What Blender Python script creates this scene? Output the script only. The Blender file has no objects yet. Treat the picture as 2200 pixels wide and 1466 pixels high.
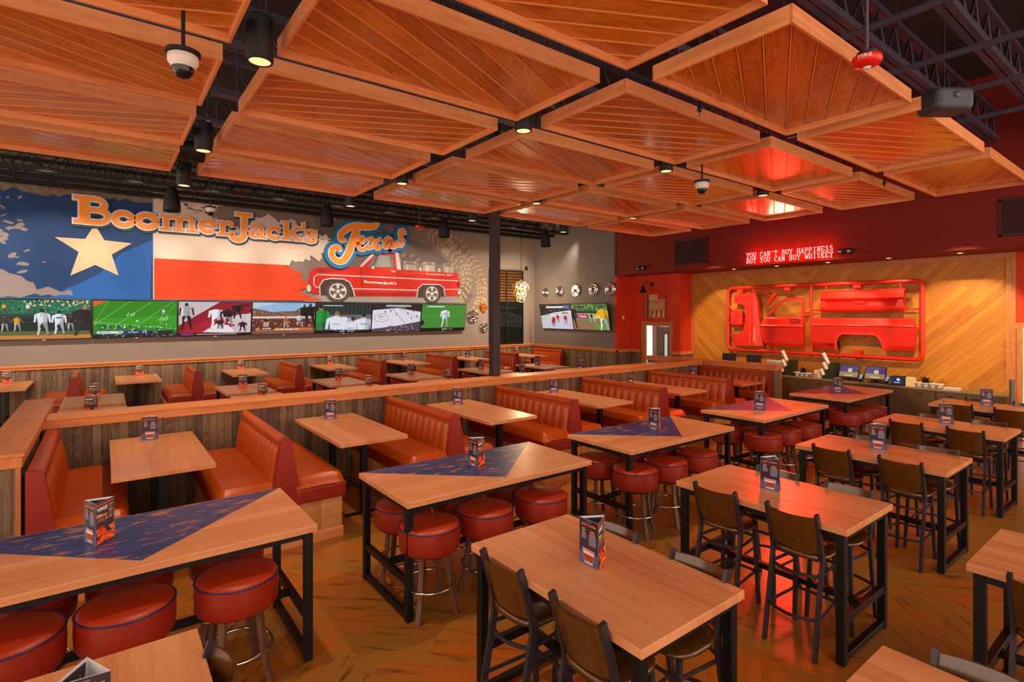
import bpy, math, random
from mathutils import Vector, Matrix
from mathutils.geometry import tessellate_polygon
R = random.Random(7)
C = bpy.context.scene.collection
SC = bpy.context.scene
# ------------------------------------------------------------------ camera
TH = math.atan2(1520, 1155)
cd = bpy.data.cameras.new('camera'); cam = bpy.data.objects.new('camera', cd); C.objects.link(cam)
cd.sensor_width = 36; cd.lens = 36 * 1155 / 2200; cd.shift_y = -(733 - 674) / 2200; cd.clip_end = 200
fw = Vector((math.cos(TH), math.sin(TH), 0)); rt = Vector((math.sin(TH), -math.cos(TH), 0)); up = Vector((0, 0, 1))
cam.matrix_world = Matrix(((rt.x, up.x, -fw.x, 0), (rt.y, up.y, -fw.y, 0), (rt.z, up.z, -fw.z, 2.7), (0, 0, 0, 1)))
SC.camera = cam
# ------------------------------------------------------------------ world + exposure
W = bpy.data.worlds.new('world'); SC.world = W; W.use_nodes = True
bg = W.node_tree.nodes['Background']; bg.inputs[0].default_value = (1.0, 0.80, 0.63, 1); bg.inputs[1].default_value = 2.1
SC.view_settings.view_transform = 'Standard'; SC.view_settings.look = 'None'
SC.view_settings.gamma = 1; SC.view_settings.use_curve_mapping = False; SC.view_settings.exposure = 0.13

def S(h):   # sRGB 0-255 -> linear
    return tuple(((c / 255) / 12.92 if c / 255 <= .04045 else ((c / 255 + .055) / 1.055) ** 2.4) for c in h)

def spot(name, loc, target, power, angle, blend=.5, col=(1, .80, .55), size=.05):
    l = bpy.data.lights.new(name, 'SPOT'); l.energy = power; l.spot_size = math.radians(angle); l.spot_blend = blend
    l.color = col; l.shadow_soft_size = size
    o = bpy.data.objects.new(name, l); C.objects.link(o); o.location = loc
    o.rotation_euler = (Vector(target) - Vector(loc)).to_track_quat('-Z', 'Y').to_euler()
    return o
def pointl(name, loc, power, col=(1, .75, .45), size=.05):
    l = bpy.data.lights.new(name, 'POINT'); l.energy = power; l.color = col; l.shadow_soft_size = size
    o = bpy.data.objects.new(name, l); C.objects.link(o); o.location = loc; return o

# track heads above the mural, soffit downlights, cylinders (lamp bodies are built further down, except for the lower wall fill)
TRACK = [(-2.6 + 1.6 * i, 14.6, 6.0) for i in range(11)]
for i, p in enumerate(TRACK):
    spot('mural_spot', p, (p[0], 17.4, 3.6), 300, 58, .8, (1, .86, .70), .06)
    spot('wall_fill_spot', (p[0] + .8, p[1], p[2]), (p[0] + .8, 17.3, 1.1), 520, 48, .9, (1, .84, .62), .06)  # second row of spots added to brighten the lower wall, no lamp bodies
WASH = [(12.15, 2.9, 5.0), (12.15, 5.4, 5.0), (12.15, 8.6, 5.0)]
for p, ty, pw in zip(WASH, (3.6, 6.4, 9.5), (900, 560, 700)):
    spot('plank_wall_spot', p, (15.9, ty, 2.0), pw, 37, .35, (1, .74, .42), .03)
SOFF = [8.9, 7.6, 6.25, 4.87, 3.5]
for y in SOFF: spot('soffit_spot', (15.2, y, 4.03), (15.45, y, 1.0), 60, 95, .6, (1, .78, .5), .03)
# ------------------------------------------------------------------ materials
MAT = {}
def N(nt, t, **k):
    n = nt.nodes.new(t)
    for a, b in k.items(): setattr(n, a, b)
    return n
def mat(name, col, rough=.5, metal=0, emit=None, es=0, coat=0, spec=None, bump=None, noise=None):
    if name in MAT: return MAT[name]
    m = bpy.data.materials.new(name); m.use_nodes = True; nt = m.node_tree; b = nt.nodes['Principled BSDF']
    c = S(col); b.inputs['Base Color'].default_value = (*c, 1); b.inputs['Roughness'].default_value = rough
    b.inputs['Metallic'].default_value = metal; b.inputs['Coat Weight'].default_value = coat
    b.inputs['Coat Roughness'].default_value = .18
    if spec is not None: b.inputs['Specular IOR Level'].default_value = spec
    if emit: b.inputs['Emission Color'].default_value = (*S(emit), 1); b.inputs['Emission Strength'].default_value = es
    if bump or noise:
        tc = N(nt, 'ShaderNodeTexCoord'); nz = N(nt, 'ShaderNodeTexNoise'); nt.links.new(tc.outputs['Object'], nz.inputs['Vector'])
        sc, st = (bump or noise); nz.inputs['Scale'].default_value = sc; nz.inputs['Detail'].default_value = 5
        if bump:
            bp = N(nt, 'ShaderNodeBump'); bp.inputs['Strength'].default_value = st; bp.inputs['Distance'].default_value = .01
            nt.links.new(nz.outputs[0], bp.inputs['Height']); nt.links.new(bp.outputs[0], b.inputs['Normal'])
        else:
            hs = N(nt, 'ShaderNodeMixRGB'); hs.inputs[1].default_value = (*[q * (1 - st) for q in c], 1); hs.inputs[2].default_value = (*[min(1, q * (1 + st)) for q in c], 1)
            nt.links.new(nz.outputs[0], hs.inputs[0]); nt.links.new(hs.outputs[0], b.inputs['Base Color'])
    MAT[name] = m; return m
def mth(nt, op, a, b=None, c=None):
    n = N(nt, 'ShaderNodeMath', operation=op)
    for i, v in enumerate((a, b, c)):
        if v is None: continue
        if isinstance(v, (int, float)): n.inputs[i].default_value = v
        else: nt.links.new(v, n.inputs[i])
    return n.outputs[0]
def wood(name, c1, c2, rough=.35, coat=.3, grain='x', stave=.12, seam=.0, world=False, rot=0, stave_axis=None, tint=.25, scale=1., rings=.5, seamw=.03):
    """planks of width `stave` with grain running along axis `grain`; rot (deg) turns the whole pattern about z"""
    if name in MAT: return MAT[name]
    m = bpy.data.materials.new(name); m.use_nodes = True; nt = m.node_tree; b = nt.nodes['Principled BSDF']; L = nt.links.new
    if world: vec = N(nt, 'ShaderNodeNewGeometry').outputs['Position']
    else: vec = N(nt, 'ShaderNodeTexCoord').outputs['Object']
    mp = N(nt, 'ShaderNodeMapping'); mp.inputs['Rotation'].default_value = (0, 0, math.radians(rot)); L(vec, mp.inputs['Vector'])
    sp = N(nt, 'ShaderNodeSeparateXYZ'); L(mp.outputs[0], sp.inputs[0])
    ax = {'x': 0, 'y': 1, 'z': 2}
    g = sp.outputs[ax[grain]]
    if grain == 'z': across = mth(nt, 'ADD', sp.outputs[0], sp.outputs[1]); oth = mth(nt, 'SUBTRACT', sp.outputs[0], sp.outputs[1])
    else:
        across = sp.outputs[1 if grain == 'x' else 0]; oth = sp.outputs[2]
    q = mth(nt, 'DIVIDE', across, stave); idx = mth(nt, 'FLOOR', q); fr = mth(nt, 'FRACT', q)
    oi = N(nt, 'ShaderNodeObjectInfo')
    rnd = oi.outputs['Random'] if not world else 0.0
    seed = mth(nt, 'ADD', mth(nt, 'MULTIPLY', idx, 3.71), mth(nt, 'MULTIPLY', rnd, 17.0) if not world else 0.0)
    cb = N(nt, 'ShaderNodeCombineXYZ'); L(mth(nt, 'ADD', mth(nt, 'MULTIPLY', g, 1.3 * scale), seed), cb.inputs[0])
    L(mth(nt, 'MULTIPLY', across, 16 * scale), cb.inputs[1]); L(mth(nt, 'ADD', mth(nt, 'MULTIPLY', oth, 16 * scale), seed), cb.inputs[2])
    nz = N(nt, 'ShaderNodeTexNoise'); nz.inputs['Scale'].default_value = 1.0; nz.inputs['Detail'].default_value = 5; nz.inputs['Roughness'].default_value = .6; L(cb.outputs[0], nz.inputs['Vector'])
    cb2 = N(nt, 'ShaderNodeCombineXYZ'); L(mth(nt, 'ADD', mth(nt, 'MULTIPLY', g, .7 * scale), seed), cb2.inputs[0]); L(mth(nt, 'MULTIPLY', across, 4 * scale), cb2.inputs[1]); L(seed, cb2.inputs[2])
    n2 = N(nt, 'ShaderNodeTexNoise'); n2.inputs['Scale'].default_value = 1.0; n2.inputs['Detail'].default_value = 1; L(cb2.outputs[0], n2.inputs['Vector'])
    ring = mth(nt, 'FRACT', mth(nt, 'MULTIPLY', n2.outputs[0], 14.0)); ring = mth(nt, 'POWER', ring, 3.0)
    wn = N(nt, 'ShaderNodeTexWhiteNoise', noise_dimensions='1D'); L(seed, wn.inputs['W'])
    f = mth(nt, 'ADD', mth(nt, 'MULTIPLY', nz.outputs[0], .8), mth(nt, 'MULTIPLY', wn.outputs['Value'], tint))
    f = mth(nt, 'SUBTRACT', f, mth(nt, 'MULTIPLY', ring, rings * .45))
    mr = N(nt, 'ShaderNodeMapRange'); L(f, mr.inputs[0]); mr.inputs[1].default_value = .18; mr.inputs[2].default_value = .72
    mx = N(nt, 'ShaderNodeMixRGB'); mx.inputs[1].default_value = (*S(c1), 1); mx.inputs[2].default_value = (*S(c2), 1); L(mr.outputs[0], mx.inputs[0])
    out = mx.outputs[0]
    if seam:
        s = mth(nt, 'GREATER_THAN', mth(nt, 'ABSOLUTE', mth(nt, 'SUBTRACT', fr, .5)), .5 - seamw)
        m2 = N(nt, 'ShaderNodeMixRGB'); L(mth(nt, 'MULTIPLY', s, seam), m2.inputs[0]); L(out, m2.inputs[1]); m2.inputs[2].default_value = (*[v * .25 for v in S(c1)], 1); out = m2.outputs[0]
    L(out, b.inputs['Base Color'])
    b.inputs['Roughness'].default_value = rough; b.inputs['Coat Weight'].default_value = coat; b.inputs['Coat Roughness'].default_value = .12 if coat > .6 else .22
    bp = N(nt, 'ShaderNodeBump'); bp.inputs['Strength'].default_value = .15; bp.inputs['Distance'].default_value = .004; L(nz.outputs[0], bp.inputs['Height']); L(bp.outputs[0], b.inputs['Normal'])
    MAT[name] = m; return m
def chevron(name, c1, c2, c3, horiz, vert, w, pw, centre=0, rough=.4, coat=.2, tint=.5, dirt=0., step=0, seam=.7, patch=0.):
    """plank field in a zig-zag; horiz/vert = world axis letters; w = half period (0 = one big V at `centre`)"""
    m = bpy.data.materials.new(name); m.use_nodes = True; nt = m.node_tree; b = nt.nodes['Principled BSDF']; L = nt.links.new
    sp = N(nt, 'ShaderNodeSeparateXYZ'); L(N(nt, 'ShaderNodeNewGeometry').outputs['Position'], sp.inputs[0])
    h = sp.outputs['XYZ'.index(horiz.upper())]; v = sp.outputs['XYZ'.index(vert.upper())]
    h = mth(nt, 'SUBTRACT', h, centre)
    if w:
        fold = mth(nt, 'PINGPONG', h, w); col = mth(nt, 'FLOOR', mth(nt, 'DIVIDE', h, w))
    else:
        fold = mth(nt, 'ABSOLUTE', h); col = mth(nt, 'SIGN', h)
    a = mth(nt, 'MULTIPLY', mth(nt, 'SUBTRACT', v, fold), .7071); g = mth(nt, 'MULTIPLY', mth(nt, 'ADD', v, fold), .7071)
    q = mth(nt, 'DIVIDE', a, pw); idx = mth(nt, 'FLOOR', q); fr = mth(nt, 'FRACT', q)
    seed = mth(nt, 'ADD', mth(nt, 'MULTIPLY', idx, 3.17), mth(nt, 'MULTIPLY', col, 11.3))
    if step:
        wn0 = N(nt, 'ShaderNodeTexWhiteNoise', noise_dimensions='1D'); L(seed, wn0.inputs['W'])
        seg = mth(nt, 'FLOOR', mth(nt, 'ADD', mth(nt, 'DIVIDE', g, step), mth(nt, 'MULTIPLY', wn0.outputs['Value'], 5.0)))
        seed = mth(nt, 'ADD', seed, mth(nt, 'MULTIPLY', seg, 1.93))
    wn = N(nt, 'ShaderNodeTexWhiteNoise', noise_dimensions='1D'); L(seed, wn.inputs['W'])
    cb = N(nt, 'ShaderNodeCombineXYZ'); L(mth(nt, 'ADD', mth(nt, 'MULTIPLY', g, 1.2), seed), cb.inputs[0]); L(mth(nt, 'MULTIPLY', a, 22.0), cb.inputs[1]); L(seed, cb.inputs[2])
    nz = N(nt, 'ShaderNodeTexNoise'); nz.inputs['Scale'].default_value = 1; nz.inputs['Detail'].default_value = 6; nz.inputs['Roughness'].default_value = .65; L(cb.outputs[0], nz.inputs['Vector'])
    pn = N(nt, 'ShaderNodeTexNoise'); pn.inputs['Scale'].default_value = 1.1; pn.inputs['Detail'].default_value = 3; L(sp.inputs[0].links[0].from_socket, pn.inputs['Vector'])
    f = mth(nt, 'ADD', mth(nt, 'MULTIPLY', nz.outputs[0], .7), mth(nt, 'MULTIPLY', wn.outputs['Value'], tint))
    f = mth(nt, 'ADD', f, mth(nt, 'MULTIPLY', mth(nt, 'SUBTRACT', pn.outputs[0], .45), patch))
    mr = N(nt, 'ShaderNodeMapRange'); L(f, mr.inputs[0]); mr.inputs[1].default_value = .2; mr.inputs[2].default_value = .85
    mx = N(nt, 'ShaderNodeMixRGB'); L(mr.outputs[0], mx.inputs[0]); mx.inputs[1].default_value = (*S(c1), 1); mx.inputs[2].default_value = (*S(c2), 1)
    out = mx.outputs[0]
    if dirt:
        cb3 = N(nt, 'ShaderNodeCombineXYZ'); L(mth(nt, 'ADD', mth(nt, 'MULTIPLY', g, 2.2), seed), cb3.inputs[0]); L(mth(nt, 'MULTIPLY', a, 13.0), cb3.inputs[1])
        n3 = N(nt, 'ShaderNodeTexNoise'); n3.inputs['Scale'].default_value = 1; n3.inputs['Detail'].default_value = 4; L(cb3.outputs[0], n3.inputs['Vector'])
        r3 = N(nt, 'ShaderNodeMapRange'); L(n3.outputs[0], r3.inputs[0]); r3.inputs[1].default_value = .56; r3.inputs[2].default_value = .74; r3.inputs[4].default_value = dirt
        m3 = N(nt, 'ShaderNodeMixRGB'); L(r3.outputs[0], m3.inputs[0]); L(out, m3.inputs[1]); m3.inputs[2].default_value = (*S(c3), 1); out = m3.outputs[0]
    s = mth(nt, 'GREATER_THAN', mth(nt, 'ABSOLUTE', mth(nt, 'SUBTRACT', fr, .5)), .48)
    m2 = N(nt, 'ShaderNodeMixRGB'); L(mth(nt, 'MULTIPLY', s, seam), m2.inputs[0]); L(out, m2.inputs[1]); m2.inputs[2].default_value = (*[k * .5 for k in S(c3)], 1)
    L(m2.outputs[0], b.inputs['Base Color']); b.inputs['Roughness'].default_value = rough; b.inputs['Coat Weight'].default_value = coat; b.inputs['Coat Roughness'].default_value = .2
    MAT[name] = m; return m
def attr_mat(name, emit=0, rough=.5):
    if name in MAT: return MAT[name]
    m = bpy.data.materials.new(name); m.use_nodes = True; nt = m.node_tree; b = nt.nodes['Principled BSDF']
    a = N(nt, 'ShaderNodeAttribute', attribute_name='Col')
    b.inputs['Roughness'].default_value = rough
    if emit:
        b.inputs['Base Color'].default_value = (0, 0, 0, 1)
        nt.links.new(a.outputs['Color'], b.inputs['Emission Color']); b.inputs['Emission Strength'].default_value = emit
    else: nt.links.new(a.outputs['Color'], b.inputs['Base Color'])
    MAT[name] = m; return m

OAK = wood('oak_tabletop', (190, 114, 68), (218, 148, 100), .34, .18, 'x', .13, .25, tint=.35, seamw=.01, rings=.28)
OAKY = wood('oak_tabletop_lengthwise', (190, 114, 68), (218, 148, 100), .34, .18, 'y', .13, .25, tint=.35, seamw=.01, rings=.28)
OAKRY = wood('oak_frame_crosswise', (190, 104, 52), (236, 156, 98), .42, .15, 'y', 9., 0, tint=.3, rings=.15, scale=1.6)
OAKR = wood('oak_frame', (190, 104, 52), (236, 156, 98), .42, .15, 'x', 9., 0, tint=.3, rings=.15, scale=1.6)
PLK1 = wood('oak_planks_rising', (174, 86, 4), (224, 126, 20), .3, .7, 'x', .195, 0, rot=-26.6, tint=.35, rings=.9, scale=1.2)
PLK2 = wood('oak_planks_falling', (174, 86, 4), (224, 126, 20), .3, .7, 'x', .195, 0, rot=26.6, tint=.35, rings=.9, scale=1.2)
WAIN = wood('weathered_boards', (62, 46, 38), (134, 106, 80), .7, 0, 'z', .095, .8, world=True, tint=.45, rings=.6, scale=1.4)
CAPX = wood('oak_cap_lengthwise', (196, 106, 42), (234, 150, 84), .42, .1, 'x', .6, 0, world=True, tint=.1, rings=.12)
CAPY = wood('oak_cap_crosswise', (196, 106, 42), (234, 150, 84), .42, .1, 'y', .6, 0, world=True, tint=.1, rings=.12)
OAKZ = wood('oak_upright', (176, 100, 40), (212, 138, 70), .45, .1, 'z', .6, 0, world=True, tint=.1)
FLOOR = chevron('floor_planks', (182, 92, 12), (150, 102, 38), (66, 34, 8), 'x', 'y', 1.2, .17, .35, .36, .25, .32, .8, step=1.3, seam=.3, patch=1.6)
PWALL = chevron('plank_wall', (168, 96, 14), (212, 138, 36), (90, 44, 12), 'y', 'z', 0, .13, 7.15, .55, .05, .4, .25, step=2.2, seam=.55)
LEA = mat('rust_leather', (176, 68, 4), .34, coat=.0, bump=(60, .12))
LEAT = mat('rust_leather_stool_top', (160, 44, 8), .4, bump=(90, .2))
LEAS = mat('rust_leather_side', (148, 34, 12), .4, coat=.0, bump=(90, .2))
PIPE = mat('navy_piping', (34, 30, 80), .35)
BLK = mat('black_steel', (16, 14, 16), .42, .3)
CHM = mat('bronze_steel', (62, 54, 60), .42, .5)
VEN = wood('walnut_veneer', (66, 36, 8), (98, 58, 16), .22, .6, 'z', 2, 0, tint=.1, rings=.3)
CHR = mat('chrome', (210, 210, 215), .12, 1)
STL = wood('worn_stool_leg', (70, 42, 28), (130, 86, 62), .5, .1, 'z', .2, 0, tint=.2)
BLACK = mat('matte_black', (12, 12, 15), .6)
WHITE = mat('white_plastic', (225, 222, 218), .4)
PAPER = mat('white_card', (220, 216, 220), .5)
RED = mat('red_paint', (222, 38, 18), .36, coat=.2)
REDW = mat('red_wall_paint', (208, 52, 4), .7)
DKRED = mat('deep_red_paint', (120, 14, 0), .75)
GREY = mat('taupe_wall_paint', (116, 108, 108), .75)
GREYM = mat('taupe_wall_paint_mural', (134, 120, 110), .75)
STEEL = mat('galvanised', (150, 156, 166), .35, .8)
DECK = mat('painted_deck', (48, 44, 52), .8)
JOI = mat('painted_joist', (72, 66, 84), .5)
CAB = mat('taupe_laminate', (88, 64, 38), .5)
CTOP = mat('stone_counter', (128, 104, 72), .4, noise=(40, .25))
PRINT = attr_mat('printed', 0, .35); MURAL = attr_mat('mural_print', 0, .65); SCREEN = attr_mat('lit_screen', .82)

# ------------------------------------------------------------------ object helpers
def put(o, label=None, cat=None, group=None, kind=None):
    if label: o['label'] = label
    if cat: o['category'] = cat
    if group: o['group'] = group
    if kind: o['kind'] = kind
    return o
def thing(name, label, cat, loc=(0, 0, 0), rz=0, group=None):
    o = bpy.data.objects.new(name, None); o.empty_display_size = .1; C.objects.link(o); o.location = loc; o.rotation_euler = (0, 0, rz)
    return put(o, label, cat, group)
def dup(root, loc, rz=None, label=None, group=None):
    r = root.copy(); C.objects.link(r); r.location = loc
    if rz is not None: r.rotation_euler = (0, 0, rz)
    if label: r['label'] = label
    if group: r['group'] = group
    for ch in list(root.children):
        c = ch.copy(); C.objects.link(c); c.parent = r
        for g in list(ch.children):
            d = g.copy(); C.objects.link(d); d.parent = c
    return r
class MB:
    def __init__(s): s.v = []; s.f = []; s.sm = []
    def add(s, vs, fs, smooth=False):
        n = len(s.v); s.v += [tuple(p) for p in vs]; s.f += [tuple(i + n for i in f) for f in fs]; s.sm += [smooth] * len(fs); return s
    def box(s, x0, y0, z0, x1, y1, z1):
        return s.add([(x0, y0, z0), (x1, y0, z0), (x1, y1, z0), (x0, y1, z0), (x0, y0, z1), (x1, y0, z1), (x1, y1, z1), (x0, y1, z1)],
                     [(0, 3, 2, 1), (4, 5, 6, 7), (0, 1, 5, 4), (1, 2, 6, 5), (2, 3, 7, 6), (3, 0, 4, 7)])
    def bar(s, p, q, w, h, upv=(0, 0, 1)):
        p = Vector(p); q = Vector(q); d = (q - p).normalized(); u = Vector(upv)
        if abs(d.dot(u)) > .98: u = Vector((1, 0, 0))
        a = d.cross(u).normalized() * w / 2; b = a.cross(d).normalized() * h / 2
        vs = [p - a - b, p + a - b, p + a + b, p - a + b, q - a - b, q + a - b, q + a + b, q - a + b]
        return s.add(vs, [(0, 1, 2, 3), (7, 6, 5, 4), (0, 4, 5, 1), (1, 5, 6, 2), (2, 6, 7, 3), (3, 7, 4, 0)])
    def strap(s, path, w, h, closed=False, upv=(0, 0, 1)):   # rectangular section swept along path
        P = [Vector(p) for p in path]; n = len(P); vs = []
        for i in range(n):
            if closed: t = P[(i + 1) % n] - P[i - 1]
            else: t = P[min(i + 1, n - 1)] - P[max(i - 1, 0)]
            t.normalize(); u = Vector(upv)
            if abs(t.dot(u)) > .98: u = Vector((1, 0, 0))
            a = t.cross(u).normalized(); b = a.cross(t).normalized()
            for sa, sb in ((-1, -1), (1, -1), (1, 1), (-1, 1)): vs.append(P[i] + a * w / 2 * sa + b * h / 2 * sb)
        fs = []
        for i in range(n if closed else n - 1):
            j = (i + 1) % n
            for k in range(4): fs.append((i * 4 + k, i * 4 + (k + 1) % 4, j * 4 + (k + 1) % 4, j * 4 + k))
        if not closed: fs += [(3, 2, 1, 0), tuple((n - 1) * 4 + k for k in range(4))]
        return s.add(vs, fs)
    def tube(s, path, r, n=8, closed=False, radii=None):
        P = [Vector(p) for p in path]; m = len(P); vs = []; prev = None
        for i in range(m):
            if closed: t = P[(i + 1) % m] - P[i - 1]
            else: t = P[min(i + 1, m - 1)] - P[max(i - 1, 0)]
            t.normalize()
            if prev is None:
                u = Vector((0, 0, 1)) if abs(t.z) < .9 else Vector((1, 0, 0)); a = t.cross(u).normalized()
            else: a = (prev - t * prev.dot(t)).normalized()
            prev = a; b = t.cross(a); rr = radii[i] if radii else r
            for k in range(n):
                an = 2 * math.pi * k / n; vs.append(P[i] + (a * math.cos(an) + b * math.sin(an)) * rr)
        fs = []
        for i in range(m if closed else m - 1):
            j = (i + 1) % m
            for k in range(n): fs.append((i * n + k, i * n + (k + 1) % n, j * n + (k + 1) % n, j * n + k))
        s.add(vs, fs, True)
        if not closed:
            s.add(vs[:n], [tuple(range(n))[::-1]]); s.add(vs[-n:], [tuple(range(n))])
        return s
    def lathe(s, prof, c=(0, 0, 0), n=32, M=None, smooth=True):
        vs = []; c = Vector(c)
        for r, z in prof:
            for k in range(n):
                an = 2 * math.pi * k / n; p = Vector((r * math.cos(an), r * math.sin(an), z))
                if M: p = M @ p
                vs.append(p + c)
        fs = []
        for i in range(len(prof) - 1):
            for k in range(n): fs.append((i * n + k, i * n + (k + 1) % n, (i + 1) * n + (k + 1) % n, (i + 1) * n + k))
        s.add(vs, fs, smooth)
        if prof[0][0] > 1e-6: s.add(vs[:n], [tuple(range(n))[::-1]])
        if prof[-1][0] > 1e-6: s.add(vs[-n:], [tuple(range(n))])
        return s
    def prism(s, poly, O, U, V, t0, t1, holes=()):
        O = Vector(O); U = Vector(U); V = Vector(V); Nn = U.cross(V).normalized()
        rings = [[O + U * x + V * y for x, y in poly]] + [[O + U * x + V * y for x, y in h] for h in holes]
        flat = [p for r in rings for p in r]; tris = tessellate_polygon(rings)
        n = len(flat); vs = [p + Nn * t0 for p in flat] + [p + Nn * t1 for p in flat]
        fs = [tuple(t) for t in tris] + [tuple(i + n for i in t[::-1]) for t in tris]
        st = 0
        for r in rings:
            m = len(r)
            for i in range(m): a = st + i; b = st + (i + 1) % m; fs.append((a, b, b + n, a + n))
            st += m
        return s.add(vs, fs)
    def grid(s, rows, smooth=True, closed=False):
        m = len(rows[0]); vs = [p for r in rows for p in r]; fs = []
        for i in range(len(rows) - 1):
            for k in range(m if closed else m - 1): fs.append((i * m + k, i * m + (k + 1) % m, (i + 1) * m + (k + 1) % m, (i + 1) * m + k))
        return s.add(vs, fs, smooth)
    def mesh(s, name, material):
        me = bpy.data.meshes.new(name); me.from_pydata(s.v, [], s.f); me.materials.append(material)
        me.polygons.foreach_set('use_smooth', s.sm); me.update(); return me
    def build(s, name, material, parent=None, bevel=0, seg=2, recalc=False):
        me = s.mesh(name, material); o = bpy.data.objects.new(name, me); C.objects.link(o)
        if parent: o.parent = parent
        if bevel:
            b = o.modifiers.new('bevel', 'BEVEL'); b.width = bevel; b.segments = seg; b.limit_method = 'ANGLE'; b.angle_limit = math.radians(40)
            if seg > 1: b.harden_normals = False
        return o
def struct(name, mb, m, **k):
    o = mb.build(name, m, **k); o['kind'] = 'structure'; return o
def arc(cx, cy, rx, ry, a0, a1, n=10): return [(cx + rx * math.cos(math.radians(a0 + (a1 - a0) * i / n)), cy + ry * math.sin(math.radians(a0 + (a1 - a0) * i / n))) for i in range(n + 1)]
def smooth_path(P, k=6):
    out = []
    n = len(P)
    for i in range(n - 1):
        p0 = P[max(i - 1, 0)]; p1 = P[i]; p2 = P[i + 1]; p3 = P[min(i + 2, n - 1)]
        for j in range(k):
            t = j / k; t2 = t * t; t3 = t2 * t
            out.append(tuple(.5 * (2 * p1[d] + (p2[d] - p0[d]) * t + (2 * p0[d] - 5 * p1[d] + 4 * p2[d] - p3[d]) * t2 + (3 * p1[d] - p0[d] - 3 * p2[d] + p3[d]) * t3) for d in range(len(p1))))
    out.append(tuple(P[-1])); return out
def ribbon(path, w):   # outline polygon of a stroked 2D path (butt ends); w may be list
    n = len(path); Lf = []; Rt = []
    for i, p in enumerate(path):
        a = path[max(i - 1, 0)]; b = path[min(i + 1, n - 1)]; dx, dy = b[0] - a[0], b[1] - a[1]; l = math.hypot(dx, dy) or 1
        ww = (w[i] if isinstance(w, list) else w) / 2
        Lf.append((p[0] - dy / l * ww, p[1] + dx / l * ww)); Rt.append((p[0] + dy / l * ww, p[1] - dx / l * ww))
    return Lf, Rt
TXT = {}
def text_tris(s, shear=0, offset=0, font_scale=1):
    key = (s, shear, offset)
    if key in TXT: return TXT[key]
    cu = bpy.data.curves.new('txt', 'FONT'); cu.body = s; cu.shear = shear; cu.offset = offset; cu.resolution_u = 3; cu.size = 1
    o = bpy.data.objects.new('txt', cu); C.objects.link(o); dg = bpy.context.evaluated_depsgraph_get(); dg.update()
    me = bpy.data.meshes.new_from_object(o.evaluated_get(dg)); vs = [(v.co.x, v.co.y) for v in me.vertices]; fs = [tuple(p.vertices) for p in me.polygons]
    bpy.data.objects.remove(o); bpy.data.curves.remove(cu); bpy.data.meshes.remove(me)
    xs = [v[0] for v in vs]; ys = [v[1] for v in vs]; x0, x1, y0, y1 = min(xs), max(xs), min(ys), max(ys)
    vs = [((x - x0) / (x1 - x0), (y - y0) / (y1 - y0)) for x, y in vs]
    TXT[key] = (vs, fs); return TXT[key]
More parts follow.
